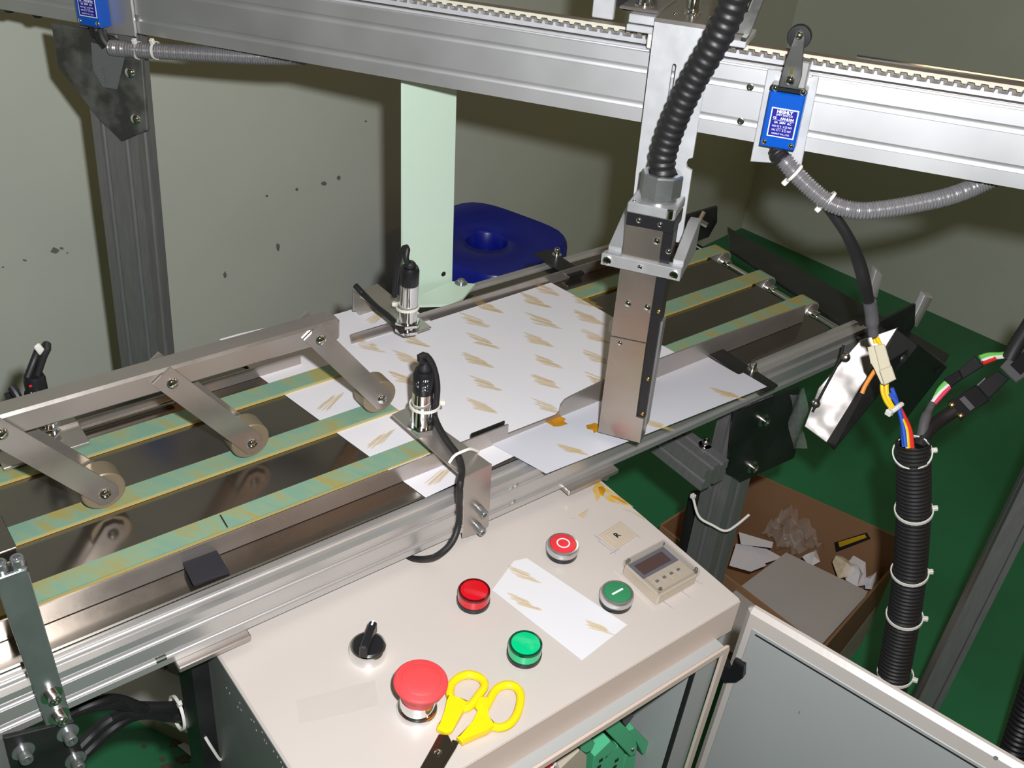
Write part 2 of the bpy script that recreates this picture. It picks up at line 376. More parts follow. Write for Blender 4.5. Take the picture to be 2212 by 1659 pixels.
G = [(-.2, .7668), (-.2, .7855), (.02, .7855), (.26, .7846), (.48, .7850), (.5, .7850), (.5005, .7735), (.560, .7730), (.5645, .7760), (.566, .7850), (.569, .7885), (.576, .7900),
     (.62, .7945), (.80, .7935), (.940, .790), (.943, .7668)]
fg = part(MB().prism(G, 'y', .5694, .5710), 'front_guide', 'steel', cv)
part(MB().prism([(.46, .7668), (.46, .7868), (.4985, .7868), (.4985, .7668)], 'y', .5735, .5748), 'backing_strip', 'dark', cv)
part(MB().prism([(.10, .7664), (.10, .7786), (.392, .7790), (.3925, .7664)], 'y', .7768, .7784), 'rear_guide', 'steel', cv)
part(MB().prism([(.4555, .7664), (.4545, .7785), (.70, .7800), (.965, .7800), (.966, .7664)], 'y', .7838, .7854), 'rear_guide', 'steel', cv)
part(MB().cyl((.13, .7745, .7690), (.258, .7745, .7690), .0014, 8), 'guide_rod', 'chrome', cv)
for a, b, bx, by in (((.778, .490), (.802, .5755), .7990, .5240), ((.752, .778), (.777, .846), .7745, .8290)):
    s = part(MB().box((*a, .7705), (*b, .7735), .0005), 'guide_strap', 'dark', cv)
    mb = MB(); capscrew(mb, (bx, by, .7735), (0, 0, 1), .0036, .008); part(mb, 'bolt', 'screw', s)
for x0, x1 in ((.152, .211), (.541, .607)):
    part(MB().box((x0, .5165, .7165), (x1, .556, .7222), .0008), 'foot_plate', 'steel', cv)
part(MB().cyl((.597, .5235, .7095), (.597, .5235, .7165), .004, 10), 'foot_stud', 'zinc', cv)
part(MB().slab([U(*q, z=.756) for q in ((1572, 490), (1578, 540), (1858, 728), (2030, 800), (2051, 766))], (0, 0, -.004)), 'end_plate', 'dark', cv)
# right leg, its gusset and the cross member
leg_p = tslot(.04, .04, bot=(.02,), right=(.02,), top=(.02,), left=(.02,), so=.008, sd=.006)
m = Matrix(((1, 0, .10, .820), (0, 1, -.02, .545), (0, 0, 1, 0), (0, 0, 0, 1)))
m = Matrix.Translation((.8345, .538, .7225)) @ Matrix.Rotation(math.radians(-2.6), 4, 'Y')
lg = part(MB(m).prism(leg_p, 'z', -.722, 0), 'leg', 'alup', cv)
mb = MB(); d0 = .012-EYE.y*0; dq = [(1497, 1075, .022), (1510, 1116, .010), (1540, 1135, .002), (1567, 1147, -.004), (1590, 1135, .0), (1618, 1112, .006)]
fwd_ = -_cm.to_3x3().col[2]; dz_ = (U(1567, 1147, x=.835)-EYE).dot(fwd_)
mb.tube([PD(a, b, dz_-.006+c) for a, b, c in dq], .0017, 8, .004); mb.box(tuple(PD(1497, 1072, dz_+.01)-Vector((.003,)*3)), tuple(PD(1497, 1072, dz_+.01)+Vector((.003,)*3)), .0008); part(mb, 'cable_tie', 'white', lg)
gp = [U(*q, y=.532) for q in ((1588, 893), (1727, 838), (1722, 960), (1716, 990), (1600, 1042), (1573, 1024))]
gs = part(MB().slab(gp, (0, .004, 0), .0008), 'gusset_plate', 'dark', cv)
mb = MB()
mb2 = MB(); capscrew(mb, U(1648, 907, y=.532), (0, -1, 0), .0052, .006); part(mb, 'bolt', 'screw', gs)
capscrew(mb2, U(1624, 1008, y=.532), (0, -1, 0), .0052, .006); part(mb2, 'bolt', 'screw', gs)
cm_p = tslot(.04, .03, bot=(.02,), top=(.012, .028), left=(.015,), right=(.015,), so=.006, sd=.004)
cmb = part(MB().prism(off([(a, b) for a, b in cm_p], .775, .605), 'y', .532, .82), 'cross_member', 'alup', cv)
mb = MB(); capscrew(mb, U(1523, 962, z=.634), (0, 0, 1), .0048, .008); part(mb, 'bolt', 'screw', cmb)
# left leg bracket plate with bolts, leg below it
part(MB(Matrix.Translation((-.004, .5245, 0))).prism(leg_p, 'z', 0, .7222), 'leg', 'alup', cv)
lp = [U(*q, y=.517) for q in ((9, 1595), (160, 1558), (215, 1760), (60, 1800))]
lpl = part(MB().slab(lp, (0, .004, 0), .0006), 'leg_plate', 'dark', cv)
for q in ((146, 1582), (50, 1622), (163, 1640)):
    mb = MB(); capscrew(mb, U(*q, y=.517), (0, -1, 0), .0046, .009); part(mb, 'bolt', 'zinc', lpl)
# drive end: upright blades, film-wrapped guard, motor housing
for q in (((1877, 638), (1893, 582), (1907, 592), (1895, 645)), ((1968, 700), (1998, 638), (2016, 644), (1981, 708))):
    d = .0 if q[0][0] < 1900 else 0
    y = .56 if q[0][0] < 1900 else .505
    part(MB().slab([U(*k, y=y) for k in q], (.006, .010, 0), .0008), 'guide_blade', 'alub', cv)
part(MB().slab([U(*q, y=.50) for q in ((1898, 697), (1978, 657), (1976, 702), (1950, 742))], (0, .003, 0)), 'end_gusset', 'dark', cv)
bx = [U(*q, y=.795) for q in ((1484, 466), (1550, 446), (1549, 480), (1531, 512), (1484, 530))]
eb = part(MB().slab(bx, (.0, .004, 0)), 'rear_end_bracket', 'dark', cv)
part(MB().cyl(U(1500, 495, y=.79), U(1521, 457, y=.79), .003, 8), 'tension_rod', 'roller', eb)
part(MB().cyl(U(1513, 480, y=.788), U(1527, 488, y=.780), .0045, 10), 'tension_nut', 'screw', eb)
gd = thing('drive_guard', 'crinkled film-wrapped shiny steel guard at the far end of the conveyor', 'guard', tuple(U(1840, 840, y=.50)))
gn = (ray(1840, 840).normalized()+Vector((.10, -.02, .03))).normalized(); gc = PD(1840, 840, 1.13)
def gplane(px, py, o=0.): d = ray(px, py); return EYE+d*((gc-gn*o-EYE).dot(gn)/d.dot(gn))
q4 = [gplane(*q) for q in ((1858, 735), (1940, 707), (1786, 957), (1737, 921), (1768, 838))]
part(MB().slab(q4, gn*.003, .0008), 'guard_plate', 'foil', gd)
fl4 = [gplane(1938, 713), gplane(1785, 955), gplane(1800, 972, .03), gplane(1981, 748, .03)]
part(MB().slab(fl4, (.002, 0, -.001)), 'guard_flange', 'dark', gd)
part(MB().tube([gplane(1822, 745, .002), gplane(1818, 765, .002), gplane(1813, 780, .002), gplane(1765, 870, .002), gplane(1755, 890, .002)], .0016, 8), 'seam_strip', 'gasket', gd)
mb = MB(); domescrew(mb, gplane(1762, 872), -gn, .0055); part(mb, 'bolt', 'screw', gd)
mb = MB(); domescrew(mb, gplane(1826, 772), -gn, .006); part(mb, 'bolt', 'screw', gd)
mo = thing('drive_motor', 'black boxy motor housing below the far end of the conveyor', 'motor', tuple(U(1960, 840, y=.455)))
part(MB().hexa([U(*q, y=.470) for q in ((1902, 790), (1985, 740), (2048, 790), (1958, 905))], [U(*q, y=.430) for q in ((1902, 790), (1985, 740), (2048, 790), (1958, 905))], .002), 'housing', 'blackp', mo)
mb = MB(); domescrew(mb, U(1950, 775, y=.4295), (0, -1, 0), .006); part(mb, 'bolt', 'dark', mo)
cs = [U(1702, 850, y=.530), U(1738, 838, y=.530), U(1735, 962, y=.530), U(1705, 975, y=.530)]
solo(MB().grid(lambda u, v: cs[0].lerp(cs[1], u).lerp(cs[3].lerp(cs[2], u), v)+Vector((0, -.004*math.sin(9*v+5*u)-.003, 0)), 5, 10), 'film_strip', 'film', 'wrinkled clear film strip hanging beside the right leg gusset', 'film')
solo(MB().hexa([U(394, 1220, z=.7662), U(468, 1193, z=.7662), U(497, 1240, z=.7662), U(421, 1270, z=.7662)], [U(394, 1215, z=.7755), U(468, 1188, z=.7755), U(496, 1236, z=.7755), U(416, 1262, z=.7755)], .0006),
     'foam_block', 'foam', 'black foam block lying on the steel bed by the front rail', 'foam pad')
# ================================================================== roller press over the belts
pb = thing('roller_press', 'square steel bar with three angled arms pressing rollers on the middle belt', 'roller press', (.2, .672, .77))
part(MB().box((-.25, .662, .8675), (.3735, .682, .8885), .0022), 'cross_bar', 'steel', pb)
for x0 in (.3524, .2204, .0924):
    a = Vector((x0, 0, .8754)); b = Vector((x0+.0635, 0, .7885)); d = (b-a).normalized(); w = Vector((d.z, 0, -d.x)); h = .0102
    A = a-d*.0125; B = b+d*.0105
    P2 = [A-w*h*.92, A-w*h*.92+d*.001, B-w*h+d*-.006, B-w*h*.5, B+w*h*.45, B+w*h-d*.005, A+w*h]
    for y in (.6592, .6832):
        ap = part(MB().prism([(p.x, p.z) for p in P2], 'y', y, y+.0018), 'arm_plate', 'steel', pb)
        if y < .67:
            for c in (a, b):
                mb = MB(); domescrew(mb, (c.x, y, c.z), (0, -1, 0), .0052); part(mb, 'bolt', 'chrome', ap)
    part(MB().lathe((b.x, .6622, b.z), (0, 1, 0), [(.0165, 0), (.0176, .001), (.0176, .0186), (.0165, .0196)], 30), 'roller', 'roller', pb)
# ================================================================== photo sensors
def sensor(root, base, top_m, top_b, r, nut_z, red=False):
    mb = MB().cyl(base, (base.x, base.y, top_m), r, 28); part(mb, 'threaded_barrel', 'chrome', root)
    cap = part(MB().lathe((base.x, base.y, top_m-.001), (0, 0, 1), [(r*.97, 0), (r*1.01, .001), (r*1.01, top_b-top_m-.004), (r*.86, top_b-top_m)], 28), 'sensor_head', 'blackp', root)
    for z in nut_z:
        part(MB().lathe((base.x, base.y, z), (0, 0, 1), [(r*1.36, 0), (r*1.4, .0006), (r*1.4, .0034), (r*1.34, .004)], 6), 'lock_nut', 'chrome', root, ang=20)
    return cap
# front sensor
f1 = [U(*q, z=.793) for q in ((846, 895), (886, 876), (1062, 1002), (1001, 1031))]
sc = thing('photo_sensor', 'black capped sensor on bent steel bracket bolted to the front rail', 'sensor', tuple(U(1000, 1100, y=.52)))
br = part(MB().slab(f1, (0, 0, -.002), .0004), 'bracket_flange', 'steel', sc)
f2 = [U(*q, y=f1[2].y) for q in ((1003, 1031), (1063, 1003), (1056, 1136), (1044, 1150), (999, 1163))]
br2 = part(MB().slab(f2, (0, .002, 0), .0004), 'bracket_face', 'steel', sc)
for q in ((1034, 1098), (1030, 1136)):
    mb = MB(); capscrew(mb, U(*q, y=f1[2].y), (.0, -1, -.1), .0042, .010, False); part(mb, 'bolt', 'zinc', br2)
base = U(910, 922, z=.793); hd = sensor(sc, base, U(909, 846, y=base.y).z, U(906, 800, y=base.y).z, .0096, (.793,)); zc_ = U(909, 846, y=base.y).z; zt_ = U(906, 800, y=base.y).z
part(MB().lathe((base.x, base.y, zt_-.0005), (0, 0, 1), [(.0062, 0), (.0058, .003), (.0036, .006), (.0032, .009)], 14), 'cable_boot', 'rubber', sc)
bk = base.y-.004
pth = [Vector((base.x, base.y, zt_+.005)), U(905, 772, y=base.y), U(920, 768, y=base.y), U(935, 790, y=base.y-.003), U(944, 830, y=bk-.004), U(942, 870, y=bk-.006), U(938, 895, z=.803), U(948, 922, z=.797),
       U(968, 955, z=.797), U(990, 985, z=.797), U(998, 1015, z=.797), U(994, 1045, y=.510), U(992, 1090, y=.510), U(991, 1130, y=.508), U(976, 1172, y=.503), U(945, 1200, y=.506), U(915, 1208, y=.520), U(880, 1206, y=.535)]
part(MB().tube(pth, .0030, 12, .004), 'cable', 'rubber', sc)
mb = MB(); tie(mb, Vector((base.x+.002, base.y-.001, .8185)), (0, .05, 1), .0132, .0011, (1, -.4, 0)); part(mb, 'cable_tie', 'white', sc)
mb = MB(); c = U(985, 985, z=.7935); mb.tube([U(970, 1000, z=.793), U(982, 984, z=.799), U(1000, 975, z=.803), U(1016, 970, z=.802), U(1034, 975, z=.793)], .0014, 6, .003); part(mb, 'cable_tie', 'white', sc)
fd = (EYE-base); fd.z = 0; fd.normalize(); xr = Vector((0, 0, 1)).cross(fd)
c = base.copy(); c.z = (zc_+zt_)/2
lettering('PR18', .0062, c+fd*.0001, Vector((0, 0, 1)), -xr, 'prt', hd)
for v in bpy.data.objects[-1:] if False else (): pass
hd2 = [o for o in bpy.data.objects if o.parent == hd][0]
for v in hd2.data.vertices:
    q = v.co-c; s_ = q.dot(xr)+.002; v.co = c+Vector((0, 0, q.z))+fd*.00965*math.cos(s_/.0096)+xr*.00965*math.sin(s_/.0096)
lettering('EFL', .0048, c, Vector((0, 0, 1)), -xr, 'prt', hd)
hd3 = [o for o in bpy.data.objects if o.parent == hd and o != hd2][0]
for v in hd3.data.vertices:
    q = v.co-c; s_ = q.dot(xr)-.0062; v.co = c+Vector((0, 0, q.z))+fd*.00965*math.cos(s_/.0096)+xr*.00965*math.sin(s_/.0096)
# rear sensor
f1 = [U(*q, z=.795) for q in ((932, 706), (884, 722), (768, 632), (815, 612))]
sb = thing('photo_sensor', 'sensor with two bright lock nuts on the rear bracket beside the pale green post', 'sensor', tuple(U(880, 715, z=.77)))
part(MB().slab(f1, (0, 0, -.002), .0004), 'bracket_flange', 'steel', sb)
part(MB().slab([U(*q, y=f1[2].y-.012) for q in ((763, 628), (800, 655), (800, 673), (764, 673))], (0, .003, 0), .0004), 'bracket_face', 'steel', sb)
part(MB().box((f1[2].x-.0, f1[2].y-.008, .765), (f1[2].x+.03, f1[2].y+.006, .793), .001), 'bracket_block', 'steel', sb)
base = U(880, 712, z=.793); zc_ = U(880, 614, y=base.y).z; zt_ = U(882, 575, y=base.y).z; hd = sensor(sb, base, zc_, zt_, .0096, (.7925, .8005))
part(MB().lathe((base.x, base.y, zt_-.0005), (0, 0, 1), [(.0062, 0), (.0058, .003), (.004, .005)], 14), 'cable_boot', 'rubber', sb)
t = Vector((base.x, base.y, zt_))
part(MB().tube([t, U(877, 560, y=base.y), U(880, 536, y=base.y+.004), U(870, 540, y=base.y+.012), U(858, 580, y=base.y+.022), U(852, 640, y=base.y+.026)], .0030, 12, .004), 'cable', 'rubber', sb)
part(MB().tube([U(768, 617, y=.825), U(785, 635, y=.82), U(812, 662, z=.800), U(838, 682, z=.799), U(858, 702, z=.799), U(868, 716, z=.799)], .0032, 12, .004), 'cable', 'rubber', sb)
mb = MB(); tie(mb, Vector((base.x-.001, base.y, U(880, 662, y=base.y).z)), (-.03, .05, 1), .0112, .0011, (-.6, .8, 0)); part(mb, 'cable_tie', 'white', sb)
# far left sensor
sa = thing('photo_sensor', 'sensor with looped cable rising behind the square bar, far left', 'sensor', tuple(U(105, 945, y=.775)))
base = U(101, 943, y=.772); zt = U(88, 858, y=.772).z; zb = U(84, 804, y=.772).z
hd = sensor(sa, base, zt, zb, .0088, (base.z+.002, base.z+.010), True)
part(MB().box((.100, .748, base.z-.004), (.172, .80, base.z-.001), .0005), 'bracket_flange', 'steel', sa)
t = Vector((base.x, base.y, zb-.002))
part(MB().tube([t+Vector((.003, 0, 0)), U(94, 770, y=.772), U(103, 752, y=.772), U(101, 743, y=.776), U(95, 750, y=.784)], .0031, 12, .004), 'cable', 'rubber', sa)
part(MB().tube([t+Vector((-.005, 0, 0)), U(73, 780, y=.776), U(82, 757, y=.782)], .0031, 12, .004), 'cable', 'rubber', sa)
part(MB().hexa([U(72, 750, y=.770), U(84, 740, y=.770), U(97, 755, y=.770), U(86, 769, y=.770)], [U(72, 750, y=.776), U(84, 740, y=.776), U(97, 755, y=.776), U(86, 769, y=.776)], .001), 'tie_head', 'white', sa)
part(MB().tube([U(25, 836, y=.79), U(35, 850, y=.785), U(48, 872, y=.78), U(58, 868, y=.782), U(62, 845, y=.785)], .0034, 10, .004), 'cable', 'rubber', sa)
part(MB().hexa([U(8, 850, y=.80), U(40, 838, y=.80), U(55, 872, y=.80), U(22, 888, y=.80)], [U(8, 850, y=.83), U(40, 838, y=.83), U(55, 872, y=.83), U(22, 888, y=.83)]), 'bracket_block', 'dark', sa)
fd = (EYE-base); fd.z = 0; fd.normalize(); xr = Vector((0, 0, 1)).cross(fd)
lettering('100-8', .0052, Vector((base.x, base.y, (zt+zb)/2-.002))+xr*0, xr, (0, 0, 1), 'prt', hd, bend=.0093)
lettering('IIIIIII', .003, Vector((base.x, base.y, (zt+zb)/2-.008)), xr, (0, 0, 1), 'prt', hd, bend=.0093)
p = Vector((base.x, base.y, zb-.006))+fd*.0086-xr*.004; part(MB().lathe(p, fd, [(.0014, 0), (.001, .0005)], 8), 'indicator', 'redl', hd)
# ================================================================== left stop bracket
ls = thing('stop_bracket', 'zinc plated steel strip bracket bolted upright to the near rail, left edge', 'bracket', tuple(U(130, 1560, y=.52)))
vf = [U(*q, y=.519) for q in ((-12, 1254), (60, 1228), (157, 1558), (103, 1577))]
sf = part(MB().slab(vf, (0, .003, 0), .0005), 'strip', 'zinc', ls)
for q in ((111, 1500), (127, 1545)):
    mb = MB(); capscrew(mb, U(*q, y=.519), (.1, -1, 0), .0044, .007); part(mb, 'bolt', 'screw', sf)
zt = U(60, 1228, y=.519).z
tf = part(MB().slab([U(*q, z=zt) for q in ((-12, 1254), (60, 1228), (57, 1212), (-12, 1232))], (0, 0, -.003)), 'top_flange', 'dark', ls)
for q in ((40, 1222), (3, 1232)):
    mb = MB(); capscrew(mb, U(*q, z=zt), (0, 0, 1), .0042, .0075, False); part(mb, 'bolt', 'zinc', tf)
# ================================================================== papers
def hit(o, px, py, up=.00025):                     # where the sheet o lies behind a pixel
    key = o.name
    if key not in BV: BV[key] = BVHTree.FromPolygons([o.location+v.co for v in o.data.vertices], [p.vertices[:] for p in o.data.polygons])
    h = BV[key].ray_cast(EYE, ray(px, py).normalized())[0]
    return (h if h is not None else U(px, py, z=o.location.z))+Vector((0, 0, up))
BV = {}
def marks(name, parent, cs, half, z, nrm=7, seed=3, mat='mark'):
    rnd = random.Random(seed); mb = MB(); hx, hy = half; L = math.hypot(hx, hy); nx, ny = -hy/L, hx/L
    for cx, cy in cs:
        for k in range(5):
            o = (k-2)/2*nrm*.8+rnd.uniform(-.8, .8); a = -1.1+k*.14+rnd.random()*.35; b = .25+k*.18+rnd.random()*.35
            w = rnd.uniform(1.2, 2.2); n = 6
            up = []; dn = []
            for i in range(n+1):
                s = a+(b-a)*i/n; j = rnd.uniform(-.5, .5)
                for lst, sg in ((up, 1), (dn, -1)):
                    q = o*(1-.35*s)+j+sg*w*(1 if 0 < i < n else .3); lst.append(hit(parent, cx+hx*s+nx*q, cy+hy*s+ny*q))
            mb.add(up+dn[::-1], [tuple(range(len(up+dn)))])
    return part(mb, name, mat, parent, kind='stuff')
Zp = lambda a, b: (640+a/3.16, 600+b/3.16)
A = [Vector((.389, .541)), Vector((.5945, .552)), Vector((.545, .838)), Vector((.335, .843))]
def sheetA(u, v):
    p = A[0].lerp(A[1], u).lerp(A[3].lerp(A[2], u), v); z = .7667+max(0, p.y-.79)*.14*(1+.5*math.sin(6*u+1)); return (p.x, p.y, z)
pa = solo(MB().grid(sheetA, 10, 14, .00015), 'paper_sheet', 'paper', 'white sheet with upright yellow scribbles lying under the green belts', 'paper', 'scribbled sheets on the conveyor')
marks('printed_marks', pa, [Zp(230, 855), Zp(575, 1108), Zp(970, 1362)], (26, -24), .7669, 9, 5)
marks('printed_marks', pa, [Zp(550, 268)], (24, -20), .776, 9, 6)
Mc = [Vector((.443, .5725)), Vector((.7545, .5725)), Vector((.727, .7815)), Vector((.420, .7745))]
def sheetM(u, v):
    p = Mc[0].lerp(Mc[1], u).lerp(Mc[3].lerp(Mc[2], u), v); return (p.x, p.y, .7706+.0004*math.sin(5*u)*math.sin(7*v))
pm = solo(MB().grid(sheetM, 12, 8, .00015), 'paper_sheet', 'paper', 'large white sheet with rows of slanted yellow scribbles on top of the belts', 'paper', 'scribbled sheets on the conveyor')
marks('printed_marks', pm, [Zp(*q) for q in ((1620, 158), (1990, 275), (1210, 295), (1675, 297), (795, 428), (1265, 435), (1635, 422), (2030, 405), (1225, 563), (1700, 572), (2035, 545), (760, 552),
      (1285, 725), (1695, 712), (725, 690), (1260, 880), (1710, 885), (1690, 80), (1965, 160), (1290, 195), (480, 460), (2055, 700))], (35, 10), .7713, 8, 9)
Bc = [U(1061, 958, z=.7685), U(1537, 765, z=.7700), U(1657, 835, z=.7760), U(1180, 1023, z=.7690)]
def sheetB(u, v):
    p = Bc[0].lerp(Bc[1], u).lerp(Bc[3].lerp(Bc[2], u), v); return p+Vector((0, 0, .0012*math.sin(PI*u)*math.sin(PI*v)))
pg = solo(MB().grid(sheetB, 16, 8, .00015), 'paper_sheet', 'gloss', 'glossy white sheet with orange ink blots lying over the near rail', 'paper', 'scribbled sheets on the conveyor')
def onB(px, py): return hit(pg, px, py)
for pts, sd in ((((1163, 906), (1180, 900), (1205, 897), (1222, 905), (1218, 911), (1226, 916), (1212, 921), (1196, 922), (1187, 916)), 1),
                (((1266, 919), (1285, 914), (1297, 918), (1296, 931), (1300, 938), (1290, 933), (1283, 936), (1280, 929), (1268, 927)), 2)):
    part(MB().slab([onB(*q) for q in pts], (0, 0, .0001)), 'ink_blot', 'stain', pg)
marks('printed_marks', pg, [(1235, 972), (1570, 852), (1415, 918)], (36, 8), .7720, 5, 11)
sp = [U(*q, z=.7106) for q in ((1063, 1275), (1110, 1212), (1138, 1206), (1355, 1350), (1257, 1427))]
ps = solo(MB().slab(sp, (0, 0, .0002)), 'paper_scrap', M('bright_paper', (.68, .67, .69), .5), 'small white paper cutting between the buttons on the cream panel', 'paper')
marks('printed_marks', ps, [(1127, 1241), (1128, 1301), (1290, 1355)], (38, 13), .7109, 7, 21)
# ================================================================== gantry
gb = thing('gantry_beam', 'slotted aluminium beam with toothed drive belt spanning above the conveyor', 'gantry beam', tuple(GM @ Vector((0, .015, 0))))
bp = tslot(.03, .06, bot=(.015,), top=(.006,), left=(.015, .045), right=(.015, .045), so=.0066, sd=.0022)
part(MB(GM).prism(bp, 'x', -.90, .75), 'beam_profile', 'alub2', gb)
part(MB(GM).box((-.90, -.0016, .0605), (-.655, .030, .0612)), 'joint_plate', 'smudge', gb)
part(MB(GM).box((-.60, .0075, .060), (.75, .0105, .0625), .0006), 'top_ridge', 'alub', gb)
mb = MB(GM)
P = [(-.60, .0745), (-.60, .0722)]; x = -.60; tp = .0102
while x < .75:
    P += [(x+.0008, .0722), (x+.0018, .0703), (x+.0050, .0703), (x+.0060, .0722)]; x += tp
P += [(.75, .0722), (.75, .0745)]
tbelt = part(mb.prism(P, 'y', .0145, .0245), 'toothed_belt', 'belt_c', gb)
part(MB(GM).box((-.60, .0146, .0744), (.75, .0250, .0748)), 'belt_back', 'brown', tbelt)
mb = MB(GM)
P = [(-.60, .0630), (-.60, .0668)]; x = -.60+.0062
while x < .74:
    P += [(x, .0668), (x+.0006, .0696), (x+.0024, .0696), (x+.0030, .0668)]; x += tp
P += [(.75, .0668), (.75, .0630)]
part(mb.prism(P, 'y', .0150, .0240), 'belt_run', 'alub', gb)
part(MB(GM).box((-.60, .0250, .060), (.75, .0300, .0705), .0004), 'rear_strip', 'brown', gb)
part(MB(GM).cyl((.165, .031, .0745), (.75, .031, .0745), .0022, 10), 'guide_rod', 'chrome', gb)
for q in ((1861, 200), (1608, 268)):
    pass
for x, z in ((.088, .045), (.0855, .0155)):
    mb = MB(GM); capscrew(mb, (x, .0012, z), (0, -1, 0), .0030, .0016, False); part(mb, 'slot_nut', 'screw', gb)
part(MB(GM).box((-.606, .0004, .0435), (-.62, .003, .0465)), 'slot_nut', 'screw', gb)
for x in (-.668, -.706):
    mb = MB(GM); domescrew(mb, (x, .006, 0), (0, 0, -1), .0068); part(mb, 'bolt', 'dark', gb)
# left post with its gussets
gpst = thing('gantry_post', 'dark slotted aluminium post under the left end of the beam', 'post', tuple(U(290, 800, y=1.105)))
a = GM @ UG(259, 200, y=.015); b = GM @ UG(322, 800, y=.015)
d = (a-b).normalized(); foot = b-d*((b.z)/d.z); top = a+d*((1.049-a.z)/d.z)
X = (GX-d*GX.dot(d)).normalized(); Y = d.cross(X)
pm_ = Matrix(((X.x, Y.x, d.x, foot.x), (X.y, Y.y, d.y, foot.y), (X.z, Y.z, d.z, foot.z), (0, 0, 0, 1)))
part(MB(pm_).prism(off(tslot(.06, .03, bot=(.015, .045), top=(.015, .045), left=(.015,), right=(.015,), so=.0075, sd=.005), -.03, -.015), 'z', 0, (top-foot).length), 'post_profile', 'alup', gpst)
gg = [UG(*q, y=-.006) for q in ((109, 50), (195, 65), (240, 80), (306, 128), (318, 282), (262, 306), (208, 252), (126, 147))]
gu = part(MB(GM).slab(gg, (0, .005, 0), .0008), 'gusset_plate', 'smudge', gpst)
g2 = [UG(*q, y=-.0075) for q in ((196, 92), (232, 100), (269, 122), (252, 193), (222, 189), (200, 150))]
part(MB(GM).slab(g2, (0, .0014, 0), .0003), 'inner_plate', M('grey_steel_patch', (.27, .28, .29), .35, .6), gu)
for q in ((281, 157), (293, 257)):
    mb = MB(GM); domescrew(mb, UG(*q, y=-.006), (0, -1, 0), .0062); part(mb, 'bolt', 'chrome', gu)
mb = MB(GM)
for k in range(7): mb.lathe(UG(219+k*1.0, 148+k*6.3, y=-.0086), (0, -1, 0), [(.0013, 0), (.0008, .0006)], 7)
part(mb, 'weld_beads', 'screw', gu)
# ================================================================== limit switches
def limit_switch(x0, z0, label, lever, tilt=0.):
    # x0,z0: lower left corner of the blue body on the beam's face
    B = GM @ Matrix.Translation((x0, 0, z0))
    t = thing('limit_switch', label, 'limit switch', tuple(B @ Vector((.015, 0, -.02))), 'limit switches on the beam')
    if lever:
        part(MB(B).prism([(-.0065, -.0205), (-.0070, .058), (.004, .0588), (.004, .056), (.029, .056), (.029, .0585), (.0345, .0585), (.0360, -.0155)], 'y', -.0042, -.0008, .0006), 'mount_plate', 'alub', t)
    else:
        part(MB(B).prism([(.016, -.0095), (.016, .09), (.056, .09), (.056, -.0078)], 'y', -.0042, -.0008, .0006), 'mount_plate', 'alu', t)
    y1 = -.0215
    bd = part(MB(B).prism([(0, 0), (.0285, 0), (.0285, .0455), (.0, .0455)], 'y', y1, -.0044, .0012), 'body', 'blue', t)
    part(MB(B).box((.0042, y1-.0003, .0095), (.0262, y1, .0335), .0001), 'label_rim', 'prt', bd)
    part(MB(B).box((.0052, y1-.0005, .0105), (.0252, y1-.0002, .0325)), 'label_plate', 'navy', bd)
    R3 = GM.to_3x3(); xd, zd = R3 @ Vector((1, 0, 0)), R3 @ Vector((0, 0, 1))
    for body, size, dx, z in (('HIGHLY', .0036, 0, .0306), ('LIMIT SWITCH', .0021, 0, .0280), ('CE', .0024, -.0072, .0252), ('AH-8104', .0029, .0028, .0252), ('5A  250V  AC', .0024, 0, .0218),
                           ('NO \u25a1 3  4 \u25a1 NO', .0021, 0, .0187), ('NC \u25a1 1  2 \u25a1 NC', .0021, 0, .0155), ('HIGHLY CO., LTD.', .0018, 0, .0125)):
        lettering(body, size, B @ Vector((.0152+dx, y1-.0007, z)), xd, zd, 'prt', bd)
    mb = MB(B); mb.box((.0066, y1-.0006, .0235), (.0238, y1-.0005, .0237)); mb.box((.0118, y1-.0006, .0170), (.0188, y1-.0005, .0172))
    part(mb, 'print_rules', 'prt', bd)
    for x in (.0035, .0252):
        mb = MB(B); domescrew(mb, (x, y1, .0042), (0, -1, 0), .0024); part(mb, 'bolt', 'chrome', bd)
    if lever:
        part(MB(B).box((-.0005, y1+.001, .0455), (.0285, -.0044, .0505), .0012), 'head_block', 'dark', t)
        for x in (.0035, .0255):
            mb = MB(B); domescrew(mb, (x, y1+.001, .0482), (0, -1, 0), .0026); part(mb, 'bolt', 'chrome', t)
        part(MB(B).box((.018, -.020, .0505), (.0265, -.006, .0720), .001), 'head_shaft', 'alu', t)
        ly = -.0255
        arm = [(.0065, .0515), (.0215, .0515), (.0226, .062), (.0186, .0915), (.0166, .0955), (.0136, .0962), (.0112, .0945), (.0080, .070)]
        la = part(MB(B).prism(arm, 'y', ly-.0018, ly, .0005), 'lever', 'smudge', t)
        mb = MB(B); domescrew(mb, (.0142, ly-.0018, .0575), (0, -1, 0), .0042); part(mb, 'bolt', 'chrome', la)
        part(MB(B).box((.0128, ly-.0021, .0625), (.0150, ly-.0017, .0685), .0001), 'lever_slot', 'brass', la)
        mb = MB(B); domescrew(mb, (.0142, ly-.0018, .0922), (0, -1, 0), .0032); part(mb, 'rivet', 'screw', la)
        part(MB(B).lathe((.0142, ly, .0905), (0, 1, 0), [(.0030, 0), (.0088, .0002), (.0094, .001), (.0094, .0056), (.0088, .0062)], 28), 'roller', 'blackp', t)
    part(MB(B).lathe((.0150, -.013, .0002), (0.03, 0, -1), [(.0072, 0), (.0072, .002), (.0064, .003), (.0068, .005), (.0058, .006), (.0062, .009), (.005, .012)], 16), 'cable_gland', 'rubber', t)
    return t
limit_switch(.1068, .0045, 'blue limit switch with raised roller lever on the right of the beam', True)
